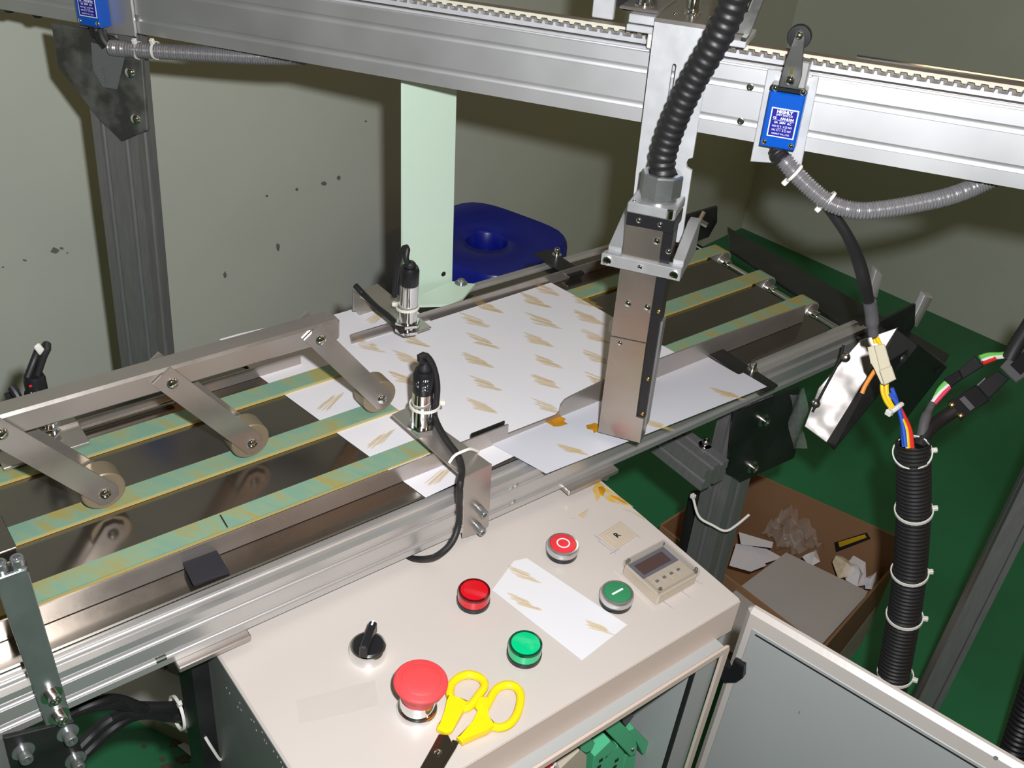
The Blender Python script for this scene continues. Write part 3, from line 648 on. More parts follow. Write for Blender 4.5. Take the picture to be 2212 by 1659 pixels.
limit_switch(-.5900, .0050, 'blue limit switch cut by the top edge, above the left post', False)
def gpath(pts): return [GM @ UG(px, py, y=y) for px, py, y in pts]
c1 = thing('flexible_conduit', 'grey ribbed conduit sagging from the right limit switch', 'conduit', tuple(GM @ UG(1850, 460, y=-.02)))
pts = gpath([(1693, 345, -.022), (1712, 368, -.024), (1752, 408, -.026), (1795, 440, -.026), (1850, 455, -.024), (1910, 452, -.016), (1980, 440, -.004), (2050, 424, .010), (2110, 402, .024), (2160, 380, .030)])
part(MB().tube(pts, ribbed(.0066, .0026, .0011), 16, .0006), 'ribbed_tube', 'grey', c1)
for i, (px, py, hx, hy) in enumerate(((1716, 374, -18, 16), (1788, 432, -18, 18))):
    mb = MB(); c = GM @ UG(px, py, y=-.024); ax = (GM @ UG(px+22, py+20, y=-.024))-c
    tie(mb, c, ax, .0078, .0010, (GM @ UG(px+hx, py+hy, y=-.024))-c); part(mb, 'cable_tie', 'white', c1)
bt = gpath([(1678, 322, -.013), (1683, 335, -.016), (1692, 346, -.021), (1700, 354, -.022)])
part(MB().tube(bt, ribbed(.0066, .0032, .0008), 14, .0008), 'rubber_boot', 'rubber', c1)
c2 = thing('flexible_conduit', 'grey ribbed conduit tucked under the left end of the beam', 'conduit', tuple(GM @ UG(420, 110, y=.01)))
pts = gpath([(240, 103, -.012), (270, 106, -.010), (310, 109, -.004), (380, 113, .004), (450, 117, .012), (520, 121, .020), (600, 124, .030), (660, 124, .04)])
part(MB().tube(pts, ribbed(.0070, .0026, .0011), 16, .0006), 'ribbed_tube', 'grey', c2)
for px in (299, 337):
    mb = MB(); c = GM @ UG(px, 109, y=-.004); tie(mb, c, (GM @ UG(px+20, 111, y=-.003))-c, .0082, .0010, (GM @ UG(px+1, 90, y=-.008))-c); part(mb, 'cable_tie', 'white', c2)
part(MB().tube(gpath([(216, 66, -.012), (222, 85, -.014), (232, 98, -.013)]), .0062, 12, .004), 'rubber_boot', 'rubber', c2)
# ================================================================== carriage
ca = thing('gantry_carriage', 'pale aluminium carriage plate hanging down the front of the beam', 'carriage', tuple(GM @ Vector((.03, -.01, .06))))
part(MB(GM).box((-.022, -.0065, .0765), (.079, .045, .0820), .0006), 'belt_clamp', 'alub', ca)
part(MB(GM).box((-.0195, -.012, .0845), (.062, .060, .0915), .0006), 'base_plate', 'alub', ca)
pl = [(.0048, .0900), (.0532, .0900), (.0535, -.016), (.0502, -.0175), (.0488, -.0215), (.0500, -.0255), (.0548, -.0275), (.0560, -.0950), (.0080, -.0950), (.0060, -.038)]
slot = [(.0244, .030), (.0244, .0580), (.0250, .0592), (.0262, .0596), (.0274, .0592), (.0280, .0580), (.0280, .030)]
# plate with the slot cut through: two halves meeting along the slot's centre line
L = [(.0048, .0900), (.0048+.0214, .0900), (.0262, .0596), (.0250, .0592), (.0244, .0580), (.0244, .0000), (.0262, -.0015), (.0262, -.0950), (.0080, -.0950), (.0060, -.038)]
R = [(.0262, .0900), (.0532, .0900), (.0535, -.016), (.0502, -.0175), (.0488, -.0215), (.0500, -.0255), (.0548, -.0275), (.0560, -.0950), (.0262, -.0950), (.0262, -.0015), (.0280, .0000), (.0280, .0580), (.0274, .0592), (.0262, .0596)]
mb = MB(GM); mb.prism(L, 'y', -.0215, -.0180); mb.prism(R, 'y', -.0215, -.0180)
part(mb, 'front_plate', 'alub', ca)
tp_ = part(MB(GM).prism([(.0048, -.0215), (.0532, -.0215), (.0500, .100), (.0010, .100)], 'z', .0900, .0935, .0003), 'top_plate', 'steel', ca)
for x, y in ((.0155, .022), (.0305, .030), (.0455, .026)):
    mb = MB(GM); domescrew(mb, (x, y-.02, .0935), (0, 0, 1), .0026); part(mb, 'bolt', 'chrome', tp_)
mb = MB(GM); capscrew(mb, (.0275, .018, .0935), (0, 0, 1), .0052, .012); part(mb, 'bolt', 'chrome', tp_)
part(MB(GM).prism([(-.0305, -.006), (.004, -.006), (.004, .06), (-.0305, .06)], 'z', .0930, .0955, .002), 'side_plate', 'steel', ca)
mb = MB(GM); capscrew(mb, (-.0125, .010, .0955), (0, 0, 1), .0050, .008); part(mb, 'bolt', 'chrome', ca)
part(MB(GM).box((-.0035, -.004, .0640), (.004, .002, .0765), .001), 'belt_stop', 'white', ca)
part(MB(GM).box((-.063, .028, .0755), (-.0435, .034, .125), .0008), 'belt_bracket', 'alub', ca)
part(MB(GM).lathe((-.033, .034, .108), (0, 1, 0), [(.024, 0), (.024, .014)], 28), 'belt_wheel', 'blackp', ca)
part(MB(GM).prism([(.0640, .0845), (.0670, .16), (.0950, .16), (.0790, .0845)], 'y', .006, .009, .0005), 'stop_fin', 'smudge', ca)
part(MB(GM).box((.0745, -.0075, .0820), (.0785, .012, .0850)), 'stop_tab', 'screw', ca)
part(MB().tube([GM @ Vector(q) for q in ((.070, -.008, .107), (.0755, -.008, .1068), (.0775, -.008, .116))], .0016, 8), 'stop_pin', 'chrome', ca)
# clamp block and the slide it holds
sl = thing('label_slide', 'steel slide arm held upright in an aluminium clamp below the black hose', 'slide', tuple(GM @ Vector((.037, -.08, -.277))))
ck = part(MB(GM).prism([(0, -.0850), (.0700, -.0850), (.0700, -.0745), (.058, -.0745), (.058, -.0720), (.0165, -.0720), (.0165, -.0745), (.0030, -.0745), (0, -.0790)], 'z', -.1025, -.0915, .0006), 'clamp_block', 'alubd', sl)
for x in (.0055, .0645):
    mb = MB(GM); capscrew(mb, (x, -.085, -.0970), (0, -1, 0), .0038, .0022, False); part(mb, 'bolt', 'chrome', ck)
mb = MB(GM); domescrew(mb, (.0345, -.085, -.0970), (0, -1, 0), .0024); part(mb, 'screw_hole', 'chrome', ck)
part(MB(GM).prism([(-.0745, -.1025), (-.0180, -.1025), (-.0180, -.0700), (-.0300, -.0700), (-.0745, -.0880)], 'x', .0025, .0145, .0004), 'side_arm', 'alubd', sl)
part(MB(GM).prism([(-.0745, -.1025), (-.0180, -.1025), (-.0180, -.0700), (-.0300, -.0700), (-.0745, -.0880)], 'x', .0600, .0695, .0004), 'side_arm', 'alubd', sl)
sm = M('slide_cover_steel', (.46, .41, .36), .24, .85, noise=(18, .12), bump=(200, .03), rvar=.05)
# the lower cover steps in beside the black rail
cov = [(.0162, -.277), (.0583, -.277), (.0583, -.2490), (.0500, -.2495), (.0495, -.1705), (.0165, -.1715)]
lc = part(MB(GM).prism(cov, 'y', -.0815, -.0610, .0004), 'lower_cover', sm, sl)
uc = part(MB(GM).prism([(.0165, -.1708), (.0494, -.1698), (.0490, -.0625), (.0168, -.0632)], 'y', -.0812, -.0610, .0003), 'upper_cover', sm, sl)
part(MB(GM).prism([(.0494, -.2490), (.0583, -.2490), (.0575, -.0625), (.0490, -.0625)], 'y', -.0790, -.0610), 'guide_rail', 'blackp', sl)
part(MB(GM).box((.0578, -.0740, -.262), (.0602, -.0620, -.150), .0003), 'rail_edge', 'alup', sl)
for x, z in ((.0278, -.1355), (.0452, -.1348), (.0446, -.0720)):
    mb = MB(GM); domescrew(mb, (x, -.0812, z), (0, -1, 0), .0034); part(mb, 'bolt', 'chrome', uc)
mb = MB(GM); domescrew(mb, (.0482, -.0812, -.1382), (0, -1, 0), .0012); part(mb, 'bolt', 'chrome', uc)
mb = MB(GM); domescrew(mb, (.0256, -.0815, -.1762), (0, -1, 0), .0024); part(mb, 'bolt', 'chrome', lc)
for z in (-.1375, -.2070, -.2455):
    mb = MB(GM); domescrew(mb, (.0556, -.0790, z), (0, -1, 0), .0022); part(mb, 'rail_screw', 'brass', sl)
mb = MB(GM); domescrew(mb, (.0555, -.0790, -.0800), (0, -1, 0), .0028); part(mb, 'rail_screw', 'chrome', sl)
part(MB(GM).box((.0125, -.0780, -.1695), (.0164, -.0700, -.1585), .0004), 'reed_sensor', 'clear', sl)
part(MB(GM).box((.0165, -.0812, -.0630), (.0572, -.0480, -.0515), .0005), 'black_collar', 'blackp', sl)
for x in (.0272, .0456):
    mb = MB(GM); domescrew(mb, (x, -.0812, -.0570), (0, -1, 0), .0026); part(mb, 'bolt', 'chrome', sl)
ec = part(MB(GM).box((.0160, -.0830, -.0512), (.0572, -.0450, -.0420), .0012), 'end_cap', 'alubd', sl)
mb = MB(GM); domescrew(mb, (.0205, -.0785, -.0420), (0, 0, 1), .0018); part(mb, 'bolt', 'screw', ec)
part(MB(GM).cyl((.0528, -.0835, -.0490), (.0528, -.0835, -.0420), .0028, 12), 'cap_pin', 'chrome', ec)
gl = part(MB(GM).lathe((.0380, -.0640, -.0420), (0, 0, 1), [(.0150, 0), (.0150, .0050)], 24), 'gland_collar', 'zinc', sl)
part(MB(GM).lathe((.0380, -.0640, -.0375), (0, 0, 1), [(.0168, 0), (.0178, .001), (.0178, .0180), (.0168, .0195), (.0130, .0195), (.0128, .014)], 8), 'gland_nut', 'zinc', sl, ang=20)
hs = [GM @ Vector((.0380, -.0640, -.0200))]+gpath([(1432, 340, -.064), (1446, 290, -.066), (1468, 235, -.070), (1500, 170, -.074), (1535, 110, -.078), (1562, 60, -.080), (1583, 10, -.082), (1598, -40, -.084), (1606, -110, -.086)])
solo(MB().tube(hs, ribbed(.0102, .0074, .0012), 22, .0012), 'ribbed_hose', 'hose', 'black ribbed hose rising from the slide past the top edge', 'hose')
# guard post and dark hoses at the right
gq = thing('guard_post', 'slotted aluminium post at the right, rising from the green floor', 'post', tuple(GM @ Vector((.45, .2, -1.0))))
a = GM @ UG(2143, 1240, y=.2); b = GM @ UG(1985, 1560, y=.2); d = (a-b).normalized(); foot = b-d*(b.z/d.z)
X = (GX-d*GX.dot(d)).normalized(); Y = d.cross(X)
pm2 = Matrix(((X.x, Y.x, d.x, foot.x), (X.y, Y.y, d.y, foot.y), (X.z, Y.z, d.z, foot.z), (0, 0, 0, 1)))
part(MB(pm2).prism(off(tslot(.027, .03, bot=(.0195,), left=(.015,), top=(.0135,), right=(.015,), so=.0022, sd=.004), -.0165, -.015), 'z', 0, 1.15), 'post_profile', 'alup', gq)
solo(MB().tube([PD(2295, 1320, 1.25), PD(2252, 1440, 1.28), PD(2212, 1560, 1.31), PD(2176, 1670, 1.34), PD(2150, 1760, 1.37)], ribbed(.016, .0075, .0022), 18, .0013), 'ribbed_hose', 'hose', 'black ribbed hose at the lower right corner beside the post', 'hose')
solo(MB().tube(gpath([(2090, 192, .20), (2140, 190, .20), (2190, 190, .20), (2260, 196, .20)]), ribbed(.0072, .004, .0014), 16, .001), 'ribbed_hose', 'hose', 'dark ribbed hose peeping over the beam, upper right', 'hose')
# pale green upright and blue stool behind the conveyor
gu = thing('green_upright', 'pale green sheet steel upright standing behind the rear rail', 'post', (.59, .845, .74))
part(MB().hexa([U(868, 663, y=.838), U(977, 657, y=.838), U(977, 657, y=.838)+Vector((0, .003, 0)), U(868, 663, y=.838)+Vector((0, .003, 0))],
               [U(868, 120, y=.838), U(990, 120, y=.838), U(990, 120, y=.838)+Vector((0, .003, 0)), U(868, 120, y=.838)+Vector((0, .003, 0))], .0012), 'upright_panel', 'green', gu)
fp = [U(*q, z=.772) for q in ((975, 612), (1026, 618), (1000, 648), (975, 662), (880, 665), (880, 655))]
ff = part(MB().slab(fp, (0, 0, .003)), 'foot_flange', 'green', gu)
mb = MB(); capscrew(mb, U(996, 612, z=.775), (0, 0, 1), .0045, .004); part(mb, 'bolt', 'zinc', ff)
mb = MB(); p = U(958, 592, y=.8379); mb.lathe(p, (0, -1, 0), [(.0032, 0), (.003, .0004)], 12); part(mb, 'screw_hole', 'gasket', gu)
st = thing('plastic_stool', 'blue plastic stool with a dished round seat hole by the wall', 'stool', (1.04, 1.32, 0))
zt = .50; ctr = U(1052, 512, z=zt)
def rsq(r, k, n=40, c=ctr, rot=.35):
    out = []
    for i in range(n):
        t = 2*PI*i/n; cs, sn = math.cos(t), math.sin(t); q = r/((abs(cs)**k+abs(sn)**k)**(1/k)); out.append(Vector((c.x+q*math.cos(t+rot), c.y+q*math.sin(t+rot), 0)))
    return out
mb = MB(); rings = [(.150, 4, .0), (.136, 4, zt-.10), (.134, 4, zt-.085), (.132, 4, zt-.012), (.126, 4, zt), (.092, 3, zt+.002), (.068, 2, zt-.004), (.042, 2, zt-.006), (.037, 2, zt-.012), (.033, 2, zt-.045)]
vs = []; fs = []
for r, k, z in rings: vs += [v+Vector((0, 0, z)) for v in rsq(r, k)]
for i in range(len(rings)-1):
    for k in range(40): fs.append((i*40+k, i*40+(k+1) % 40, (i+1)*40+(k+1) % 40, (i+1)*40+k))
fs.append(tuple(range(len(vs)-40, len(vs))))
mb.add(vs, fs); part(mb, 'seat', 'stool', st, ang=50)
# ================================================================== control box
X0, X1, Y0, Y1, ZT = .1845, .592, .335, .5595, .71
cb = thing('control_box', 'cream enamelled control box with buttons on top, its front open', 'control box', (.388, .43, 0))
tpn = part(MB().box((X0, Y0, ZT-.004), (X1, Y1, ZT), .0018), 'top_panel', 'box', cb)
part(MB().box((X0, Y0+.004, .05), (X0+.0025, Y1, ZT-.0035)), 'side_panel', 'box_shade', cb, 'scratched side panel with its shade painted in as dark grey')
mb = MB(); rnd = random.Random(4)
for k in range(16):
    p = U(495+k*8.2+rnd.uniform(-9, 9), 1492+k*12+rnd.uniform(-6, 6), x=X0-.0001)
    mb.slab([p, p+Vector((0, .0012, .0006)), p+Vector((0, .0022*rnd.random()+.001, -.0020)), p+Vector((0, .0004, -.0015))], (-.0002, 0, 0))
part(mb, 'paint_scratches', 'boxi', cb)
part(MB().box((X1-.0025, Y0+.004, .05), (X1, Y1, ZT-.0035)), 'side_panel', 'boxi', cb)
part(MB().box((X0+.0025, Y1-.0025, .05), (X1-.0025, Y1, ZT-.0035)), 'back_panel', 'boxi', cb)
part(MB().box((X0+.0025, Y0+.004, .05), (X1-.0025, Y1-.0025, .053)), 'base_panel', 'boxi', cb)
part(MB().box((X0, Y0, .668), (X1, Y0+.0025, ZT-.0035)), 'front_apron', 'lip', cb)
part(MB().box((X0, .3215, .6685), (.5705, Y0, .6705)), 'rain_channel', 'boxi', cb)
part(MB().prism([(X0, .6785), (X0, .6715), (.5640, .6715), (.5640, .05), (.5715, .05), (.5715, .6725), (.5700, .6765), (.5660, .6785)], 'y', .3185, .3215, .0008), 'frame_lip', 'lip', cb)
part(MB().box((.5360, .3240, .05), (.5640, .3262, .6685)), 'door_stile', 'boxi', cb)
part(MB().box((.5338, .3235, .05), (.5360, .3275, .6685)), 'gasket_strip', 'gasket', cb)
part(MB().box((.5352, .3262, .05), (.5372, Y1-.003, .6685)), 'inner_wall', 'boxi', cb)
part(MB().box((X0+.003, .4900, .05), (.5352, .4920, .6685)), 'inner_wall', 'boxi', cb)
for a, b in (((.1700, .5450), (.1735, .5800)), ((.1735, .5450), (.1842, .5485))):
    part(MB().box((*a, .0), (*b, .7165)), 'stand_angle', 'dark', cb)
part(MB().tube([U(443, 1592, y=.545), U(455, 1612, y=.542), U(476, 1642, y=.541), U(483, 1630, y=.543)], .0014, 6, .004), 'cable_tie', 'white', cb)
# buttons
def cyl_part(name, c, prof, mat, parent, n=32, label=None, ang=32): return part(MB().lathe((c[0], c[1], ZT), (0, 0, 1), prof, n), name, mat, parent, label, ang)
c = (.2835, .4600)
s = cyl_part('selector_switch', c, [(.0148, 0), (.0148, .0095), (.0142, .0110), (.0128, .0112)], 'chrome', cb, label='chrome selector with black turning knob')
cyl_part('knob', c, [(.0127, .0100), (.0127, .0118), (.0115, .0126)], 'blackp', s)
a, b = U(806, 1353, z=.732), U(786, 1408, z=.730); d = (b-a); d.z = 0; d.normalize(); w = Vector((-d.y, d.x, 0)); cc = Vector((c[0], c[1], ZT))
hb = [cc-d*.0150-w*.0034, cc-d*.0150+w*.0034, cc+d*.0150+w*.0034, cc+d*.0150-w*.0034]
part(MB().hexa([p+Vector((0, 0, .0124)) for p in hb], [cc+Vector((0, 0, .0245))+(p-cc)*.93 for p in hb], .0012), 'knob_handle', 'blackp', s)
part(MB().slab([cc-d*.0140-w*.0007+Vector((0, 0, .0246)), cc-d*.0140+w*.0007+Vector((0, 0, .0246)), cc-d*.009+w*.0007+Vector((0, 0, .0246)), cc-d*.009-w*.0007+Vector((0, 0, .0246))], (0, 0, .0002)), 'pointer_mark', 'prt', s)
for c, mat, lab in (((.3875, .4602), 'redl', 'red pilot lamp'), ((.3890, .3910), 'grnl', 'bright green pilot lamp')):
    s = cyl_part('pilot_lamp', c, [(.0142, 0), (.0144, .001), (.0144, .0045), (.0138, .0048)], 'blackp', cb, label=lab)
    dk = M('lamp_rim_'+mat, (.10, .0, .004) if mat == 'redl' else (.0, .06, .025), .1, coat=.5)
    cyl_part('lens', c, [(.0138, .0046), (.0138, .0128)], mat, s)
    cyl_part('lens_rim', c, [(.01385, .0126), (.0136, .0145), (.0118, .0148), (.0116, .0140)], dk, s)
    cyl_part('lens_top', c, [(.0118, .0136), (.0117, .0144), (.0090, .0147)], mat, s)
for c, mat, lab, nm in (((.4904, .4648), 'red', 'red stop button marked with a white ring', 'push_button'), ((.4926, .3936), 'grnb', 'green start button marked with a white bar', 'push_button')):
    s = cyl_part(nm, c, [(.0142, 0), (.0145, .0008), (.0145, .0052), (.0140, .0056)], 'blackp', cb, label=lab)
    cyl_part('bezel', c, [(.0146, .0052), (.0150, .0060), (.0150, .0105), (.0140, .0122), (.0124, .0124), (.0120, .0116)], M('satin_bezel_'+mat, (.66, .65, .64), .28, .9), s)
    cyl_part('cap', c, [(.0120, .0112), (.0119, .0126), (.0112, .0128)], mat, s)
    q = Vector((c[0], c[1], ZT+.0128))
    if mat == 'red':
        mb = MB(); n = 32; vs = []; fs = []
        for k in range(n):
            t = 2*PI*k/n
            for r, h in ((.0050, 0), (.0062, 0), (.0062, .0003), (.0050, .0003)): vs.append(q+Vector((r*math.cos(t), r*math.sin(t), h)))
        for k in range(n):
            for j in range(4): fs.append((k*4+j, k*4+(j+1) % 4, ((k+1) % n)*4+(j+1) % 4, ((k+1) % n)*4+j))
        mb.add(vs, fs); part(mb, 'ring_mark', 'prt', s)
    else:
        part(MB().box((q.x-.0062, q.y-.0009, q.z), (q.x+.0062, q.y+.0009, q.z+.0003)), 'bar_mark', 'prt', s)
c = (.2870, .3935)
s = cyl_part('emergency_stop', c, [(.0156, 0), (.0156, .0050), (.0150, .0062), (.0136, .0064), (.0134, .0180), (.0120, .0184)], 'chrome', cb, label='red mushroom emergency stop on chrome collar')
part(MB().lathe((c[0], c[1], ZT), (.04, -.02, 1), [(.0128, .0150), (.0140, .0200), (.0165, .0270), (.0196, .0318), (.0204, .0334), (.0203, .0348), (.0190, .0362), (.0150, .0374), (.0148, .0370), (.0142, .0374), (.0080, .0382), (.0010, .0384)], 40), 'mushroom_head', 'estop', s, ang=28)
# digital counter
ct = part(MB().hexa([(.520, .3705, ZT), (.5690, .3705, ZT), (.5690, .4155, ZT), (.520, .4155, ZT)], [(.5205, .3700, ZT+.0120), (.5690, .3700, ZT+.0120), (.5690, .4150, ZT+.0120), (.5205, .4150, ZT+.0120)], .0012), 'digital_counter', 'cream', cb, 'cream digital counter under a clear cover')
part(MB().box((.5228, .3925, ZT+.0119), (.5668, .4128, ZT+.0128), .0002), 'display_bezel', 'slate', ct)
part(MB().box((.5262, .3955, ZT+.0127), (.5605, .4085, ZT+.0132)), 'display', 'led', ct)
for k in range(4):
    x = .5310+k*.0088
    part(MB().box((x-.0030, .3785, ZT+.0118), (x+.0030, .3875, ZT+.0130), .0005), 'key', 'cream', ct)
    part(MB().box((x-.0018, .3825, ZT+.0129), (x+.0018, .3850, ZT+.0133)), 'key_mark', 'slate', ct)
mb = MB()
for a, b in (((.5195, .3690, ZT+.0115), (.5700, .3712, ZT+.0175)), ((.5195, .4135, ZT+.0115), (.5700, .4157, ZT+.0175)), ((.5195, .3712, ZT+.0115), (.5217, .4135, ZT+.0175)), ((.5678, .3712, ZT+.0115), (.5700, .4135, ZT+.0175)), ((.5195, .3690, ZT+.0175), (.5700, .4157, ZT+.0187))): mb.box(a, b, .0003)
part(mb, 'clear_cover', 'clear', ct)
for q in ((.5225, .3722), (.5670, .3722), (.5225, .4128)):
    mb = MB(); domescrew(mb, (*q, ZT+.0187), (0, 0, 1), .0018); part(mb, 'cover_stud', 'chrome', ct)
# small blank cap with a mark beside the counter
st_ = part(MB().slab([U(*q, z=ZT) for q in ((1290, 1160), (1328, 1191), (1377, 1158), (1340, 1128))], (0, 0, .0022), .0006), 'blank_cap', 'cream', cb)
part(MB().slab([U(*q, z=ZT+.0022) for q in ((1306, 1157), (1332, 1176), (1361, 1157), (1336, 1137))], (0, 0, .0012), .0004), 'raised_square', 'cream', st_)
lettering('R', .0085, U(1333, 1156, z=ZT+.0036), (1, .1, 0), (-.1, 1, 0), 'gasket', st_)
# pen ticks and ink smears on the panel
for i, (a, b, mt) in enumerate((((1494, 1250), (1518, 1262), 'pen'), ((1464, 1270), (1491, 1291), 'pen'), ((1430, 1297), (1455, 1315), 'pen'), ((1284, 1156), (1297, 1168), 'pen'), ((1292, 1168), (1330, 1196), 'pen'),
                               ((1318, 1196), (1340, 1186), 'pen'), ((1375, 1155), (1384, 1163), 'pen'), ((1326, 1232), (1352, 1262), 'penr'), ((1372, 1278), (1412, 1316), 'penr'), ((1258, 1108), (1269, 1104), 'pen'))):
    p, q = U(*a, z=ZT+.0002), U(*b, z=ZT+.0002); w = (q-p).normalized().cross(Vector((0, 0, 1)))*.00045
    part(MB().slab([p-w, p+w, q+w*.4, q-w*.4], (0, 0, .0001)), 'pen_mark', mt, tpn)
for pts in (((1280, 1056), (1291, 1040), (1303, 1046), (1312, 1056), (1326, 1064), (1345, 1078), (1368, 1095), (1352, 1092), (1330, 1088), (1310, 1080), (1298, 1070), (1290, 1084), (1285, 1072)),
            ((1248, 1114), (1262, 1104), (1272, 1096), (1268, 1112), (1260, 1119)), ((1230, 1121), (1243, 1117), (1238, 1122)), ((1340, 1098), (1368, 1104), (1396, 1121), (1391, 1124), (1364, 1108))):
    part(MB().slab([U(*q, z=ZT+.0001) for q in pts], (0, 0, .00015)), 'ink_smear', 'stain2', tpn)
part(MB().slab([U(*q, z=ZT+.0002) for q in ((1292, 1052), (1302, 1050), (1308, 1058), (1303, 1072), (1295, 1066))], (0, 0, .0002)), 'ink_smear', 'stain', tpn)
part(MB().slab([U(*q, z=ZT+.0002) for q in ((1318, 1070), (1336, 1074), (1358, 1090), (1340, 1084))], (0, 0, .0002)), 'ink_smear', 'stain', tpn)
# open door
H0 = Vector((.6035, .3335, 0)); dd = Vector((.0585, -.2330, 0)).normalized(); dn = Vector((dd.y, -dd.x, 0)); dn = dn if dn.x < 0 else -dn
dm = Matrix(((dd.x, dn.x, 0, H0.x), (dd.y, dn.y, 0, H0.y), (0, 0, 1, 0), (0, 0, 0, 1)))
dr = part(MB(dm).box((0, -.0125, .08), (.42, .0, .6935), .0045), 'open_door', 'box', cb, 'wide open cream door with grey inner face')
part(MB(dm).box((.0105, .0, .09), (.41, .0010, .6740), .0005), 'inner_face', 'boxi', dr)
part(MB(dm).box((.0150, .0008, .6690), (.41, .0016, .6704)), 'gasket_strip', 'gasket', dr)
lt = [U(*q, x=.600) for q in ((1556, 1430), (1577, 1449), (1585, 1426), (1606, 1441), (1604, 1466), (1590, 1476), (1566, 1477), (1550, 1462))]
part(MB().slab(lt, (.010, .003, 0), .001), 'latch', 'blackp', dr)
for px, py in ((1981, 1577), (2025, 1608), (1622, 1318), (1828, 1617)):
    p = dm.inverted() @ U(px, py, z=.6938); d2 = .0
for q in ((.18, .0012, .62), (.075, .0012, .61)):
    part(MB(dm).box(q, (q[0]+.001, q[1]+.0003, q[2]+.004)), 'paint_chip', 'chip', dr)
part(MB(dm).slab([(.226+.002*math.cos(t), -.0001, .689+.0025*math.sin(t)) for t in (0, 1, 2, 3, 4, 5)], (0, .0003, 0)), 'paint_chip', 'chip', dr)
# boards inside the box
tbx = thing('terminal_board', 'green screw terminal boards inside the open control box', 'terminal board', tuple(U(1320, 1640, y=.39)))
def tslab(name, pts, y, dy, mat, lab=None): return part(MB().slab([U(*q, y=y) for q in pts], (0, dy, 0), .0008), name, mat, tbx, lab)
tslab('circuit_board', ((1130, 1700), (1250, 1590), (1310, 1560), (1395, 1640), (1390, 1760), (1180, 1760)), .368, .002, 'pcb')
tslab('terminal_cover', ((1300, 1570), (1331, 1551), (1372, 1592), (1377, 1612), (1376, 1629), (1361, 1634)), .345, .012, 'tb')
mb = MB(); domescrew(mb, U(1367, 1619, y=.345), (0, -1, 0), .0028); part(mb, 'bolt', 'chrome', tbx)
tslab('rail_clip', ((1357, 1579), (1370, 1572), (1402, 1604), (1399, 1628), (1388, 1631), (1377, 1606)), .350, .012, 'tb')
tslab('terminal_foot', ((1352, 1632), (1374, 1628), (1366, 1720), (1330, 1720)), .352, .012, 'tb')
for k, pts in enumerate((((1284, 1634), (1319, 1600), (1335, 1612), (1306, 1640), (1300, 1720), (1272, 1720)), ((1306, 1636), (1336, 1611), (1350, 1626), (1344, 1700), (1318, 1720), (1306, 1720)))):
    t_ = tslab('terminal_block', pts, .346, .014, 'tb')
    for j in range(3):
        p = U(1298+k*34-j*4, 1642+j*14, y=.3458); part(MB().box((p.x-.002, p.y-.0006, p.z-.0018), (p.x+.002, p.y+.0002, p.z+.0018)), 'screw_slot', 'gasket', t_)
tslab('terminal_plug', ((1253, 1612), (1271, 1592), (1286, 1606), (1279, 1622), (1264, 1628), (1256, 1622)), .346, .014, 'tb')
tslab('relay', ((1208, 1662), (1252, 1620), (1269, 1632), (1262, 1720), (1216, 1740)), .345, .018, 'cream')
tslab('rail_end', ((1341, 1541), (1357, 1533), (1370, 1548), (1360, 1558), (1352, 1572), (1346, 1560)), .353, .010, 'shrink')
for k in range(3): part(MB().tube([U(1168+k*9, 1670, y=.342), U(1184+k*7, 1650, y=.344), U(1200+k*8, 1700, y=.347)], .0022, 8, .004), 'lead_wire', ('wr', 'wr', 'ww')[k], tbx)
# ================================================================== scissors and tape on the panel
sc2 = thing('scissors', 'yellow handled scissors lying open beside the red mushroom button', 'scissors', tuple(U(1010, 1560, z=ZT)))
Zs = ZT+.0042
def loop(pts): return [U(*q, z=Zs) for q in pts]+[U(*pts[0], z=Zs)]
h1 = part(MB().tube(loop(((975, 1478), (990, 1464), (1014, 1457), (1040, 1466), (1047, 1482), (1036, 1499), (1014, 1526), (1000, 1531), (984, 1520), (972, 1500))), .0034, 10, .003), 'handle', 'ybl', sc2)
part(MB().slab([U(*q, z=ZT+.0008) for q in ((966, 1508), (990, 1522), (1012, 1524), (1000, 1545), (976, 1588), (962, 1593), (943, 1583), (945, 1574), (964, 1548), (964, 1526))], (0, 0, .0068), .0016), 'shank', 'ybl', h1)
h2 = part(MB().tube(loop(((1058, 1512), (1072, 1489), (1096, 1479), (1118, 1487), (1125, 1508), (1118, 1540), (1102, 1563), (1078, 1572), (1052, 1562), (1046, 1540))), .0034, 10, .003), 'handle', 'ybl', sc2)
part(MB().slab([U(*q, z=ZT+.0008) for q in ((1028, 1516), (1042, 1513), (1058, 1518), (1052, 1540), (1050, 1562), (1075, 1577), (1052, 1588), (1030, 1597), (998, 1614), (986, 1602), (1018, 1572), (1036, 1548), (1024, 1532))], (0, 0, .0068), .0016), 'shank', 'ybl', h2)
part(MB().lathe(U(1039, 1527, z=ZT+.0074), (0, 0, 1), [(.0030, 0), (.0044, .0003), (.0044, .0010), (.0024, .0011), (.0022, .0003)], 16), 'stop_ring', 'ybl', h2)
b1 = part(MB().slab([U(*q, z=ZT+.0040) for q in ((948, 1588), (968, 1590), (979, 1612), (952, 1660), (920, 1715), (880, 1760), (908, 1660), (930, 1622))], (0, 0, .0016), .0003), 'blade', 'blade', sc2)
part(MB().slab([U(*q, z=ZT+.0018) for q in ((978, 1600), (992, 1604), (985, 1618), (955, 1668), (900, 1760), (880, 1780), (936, 1668))], (0, 0, .0016), .0003), 'blade', 'blade', sc2)
mb = MB(); domescrew(mb, U(946, 1626, z=ZT+.0056), (0, 0, 1), .0030); part(mb, 'rivet', 'chrome', b1)
tq = [U(*q, z=ZT) for q in ((640, 1513), (810, 1471), (818, 1527), (647, 1565))]
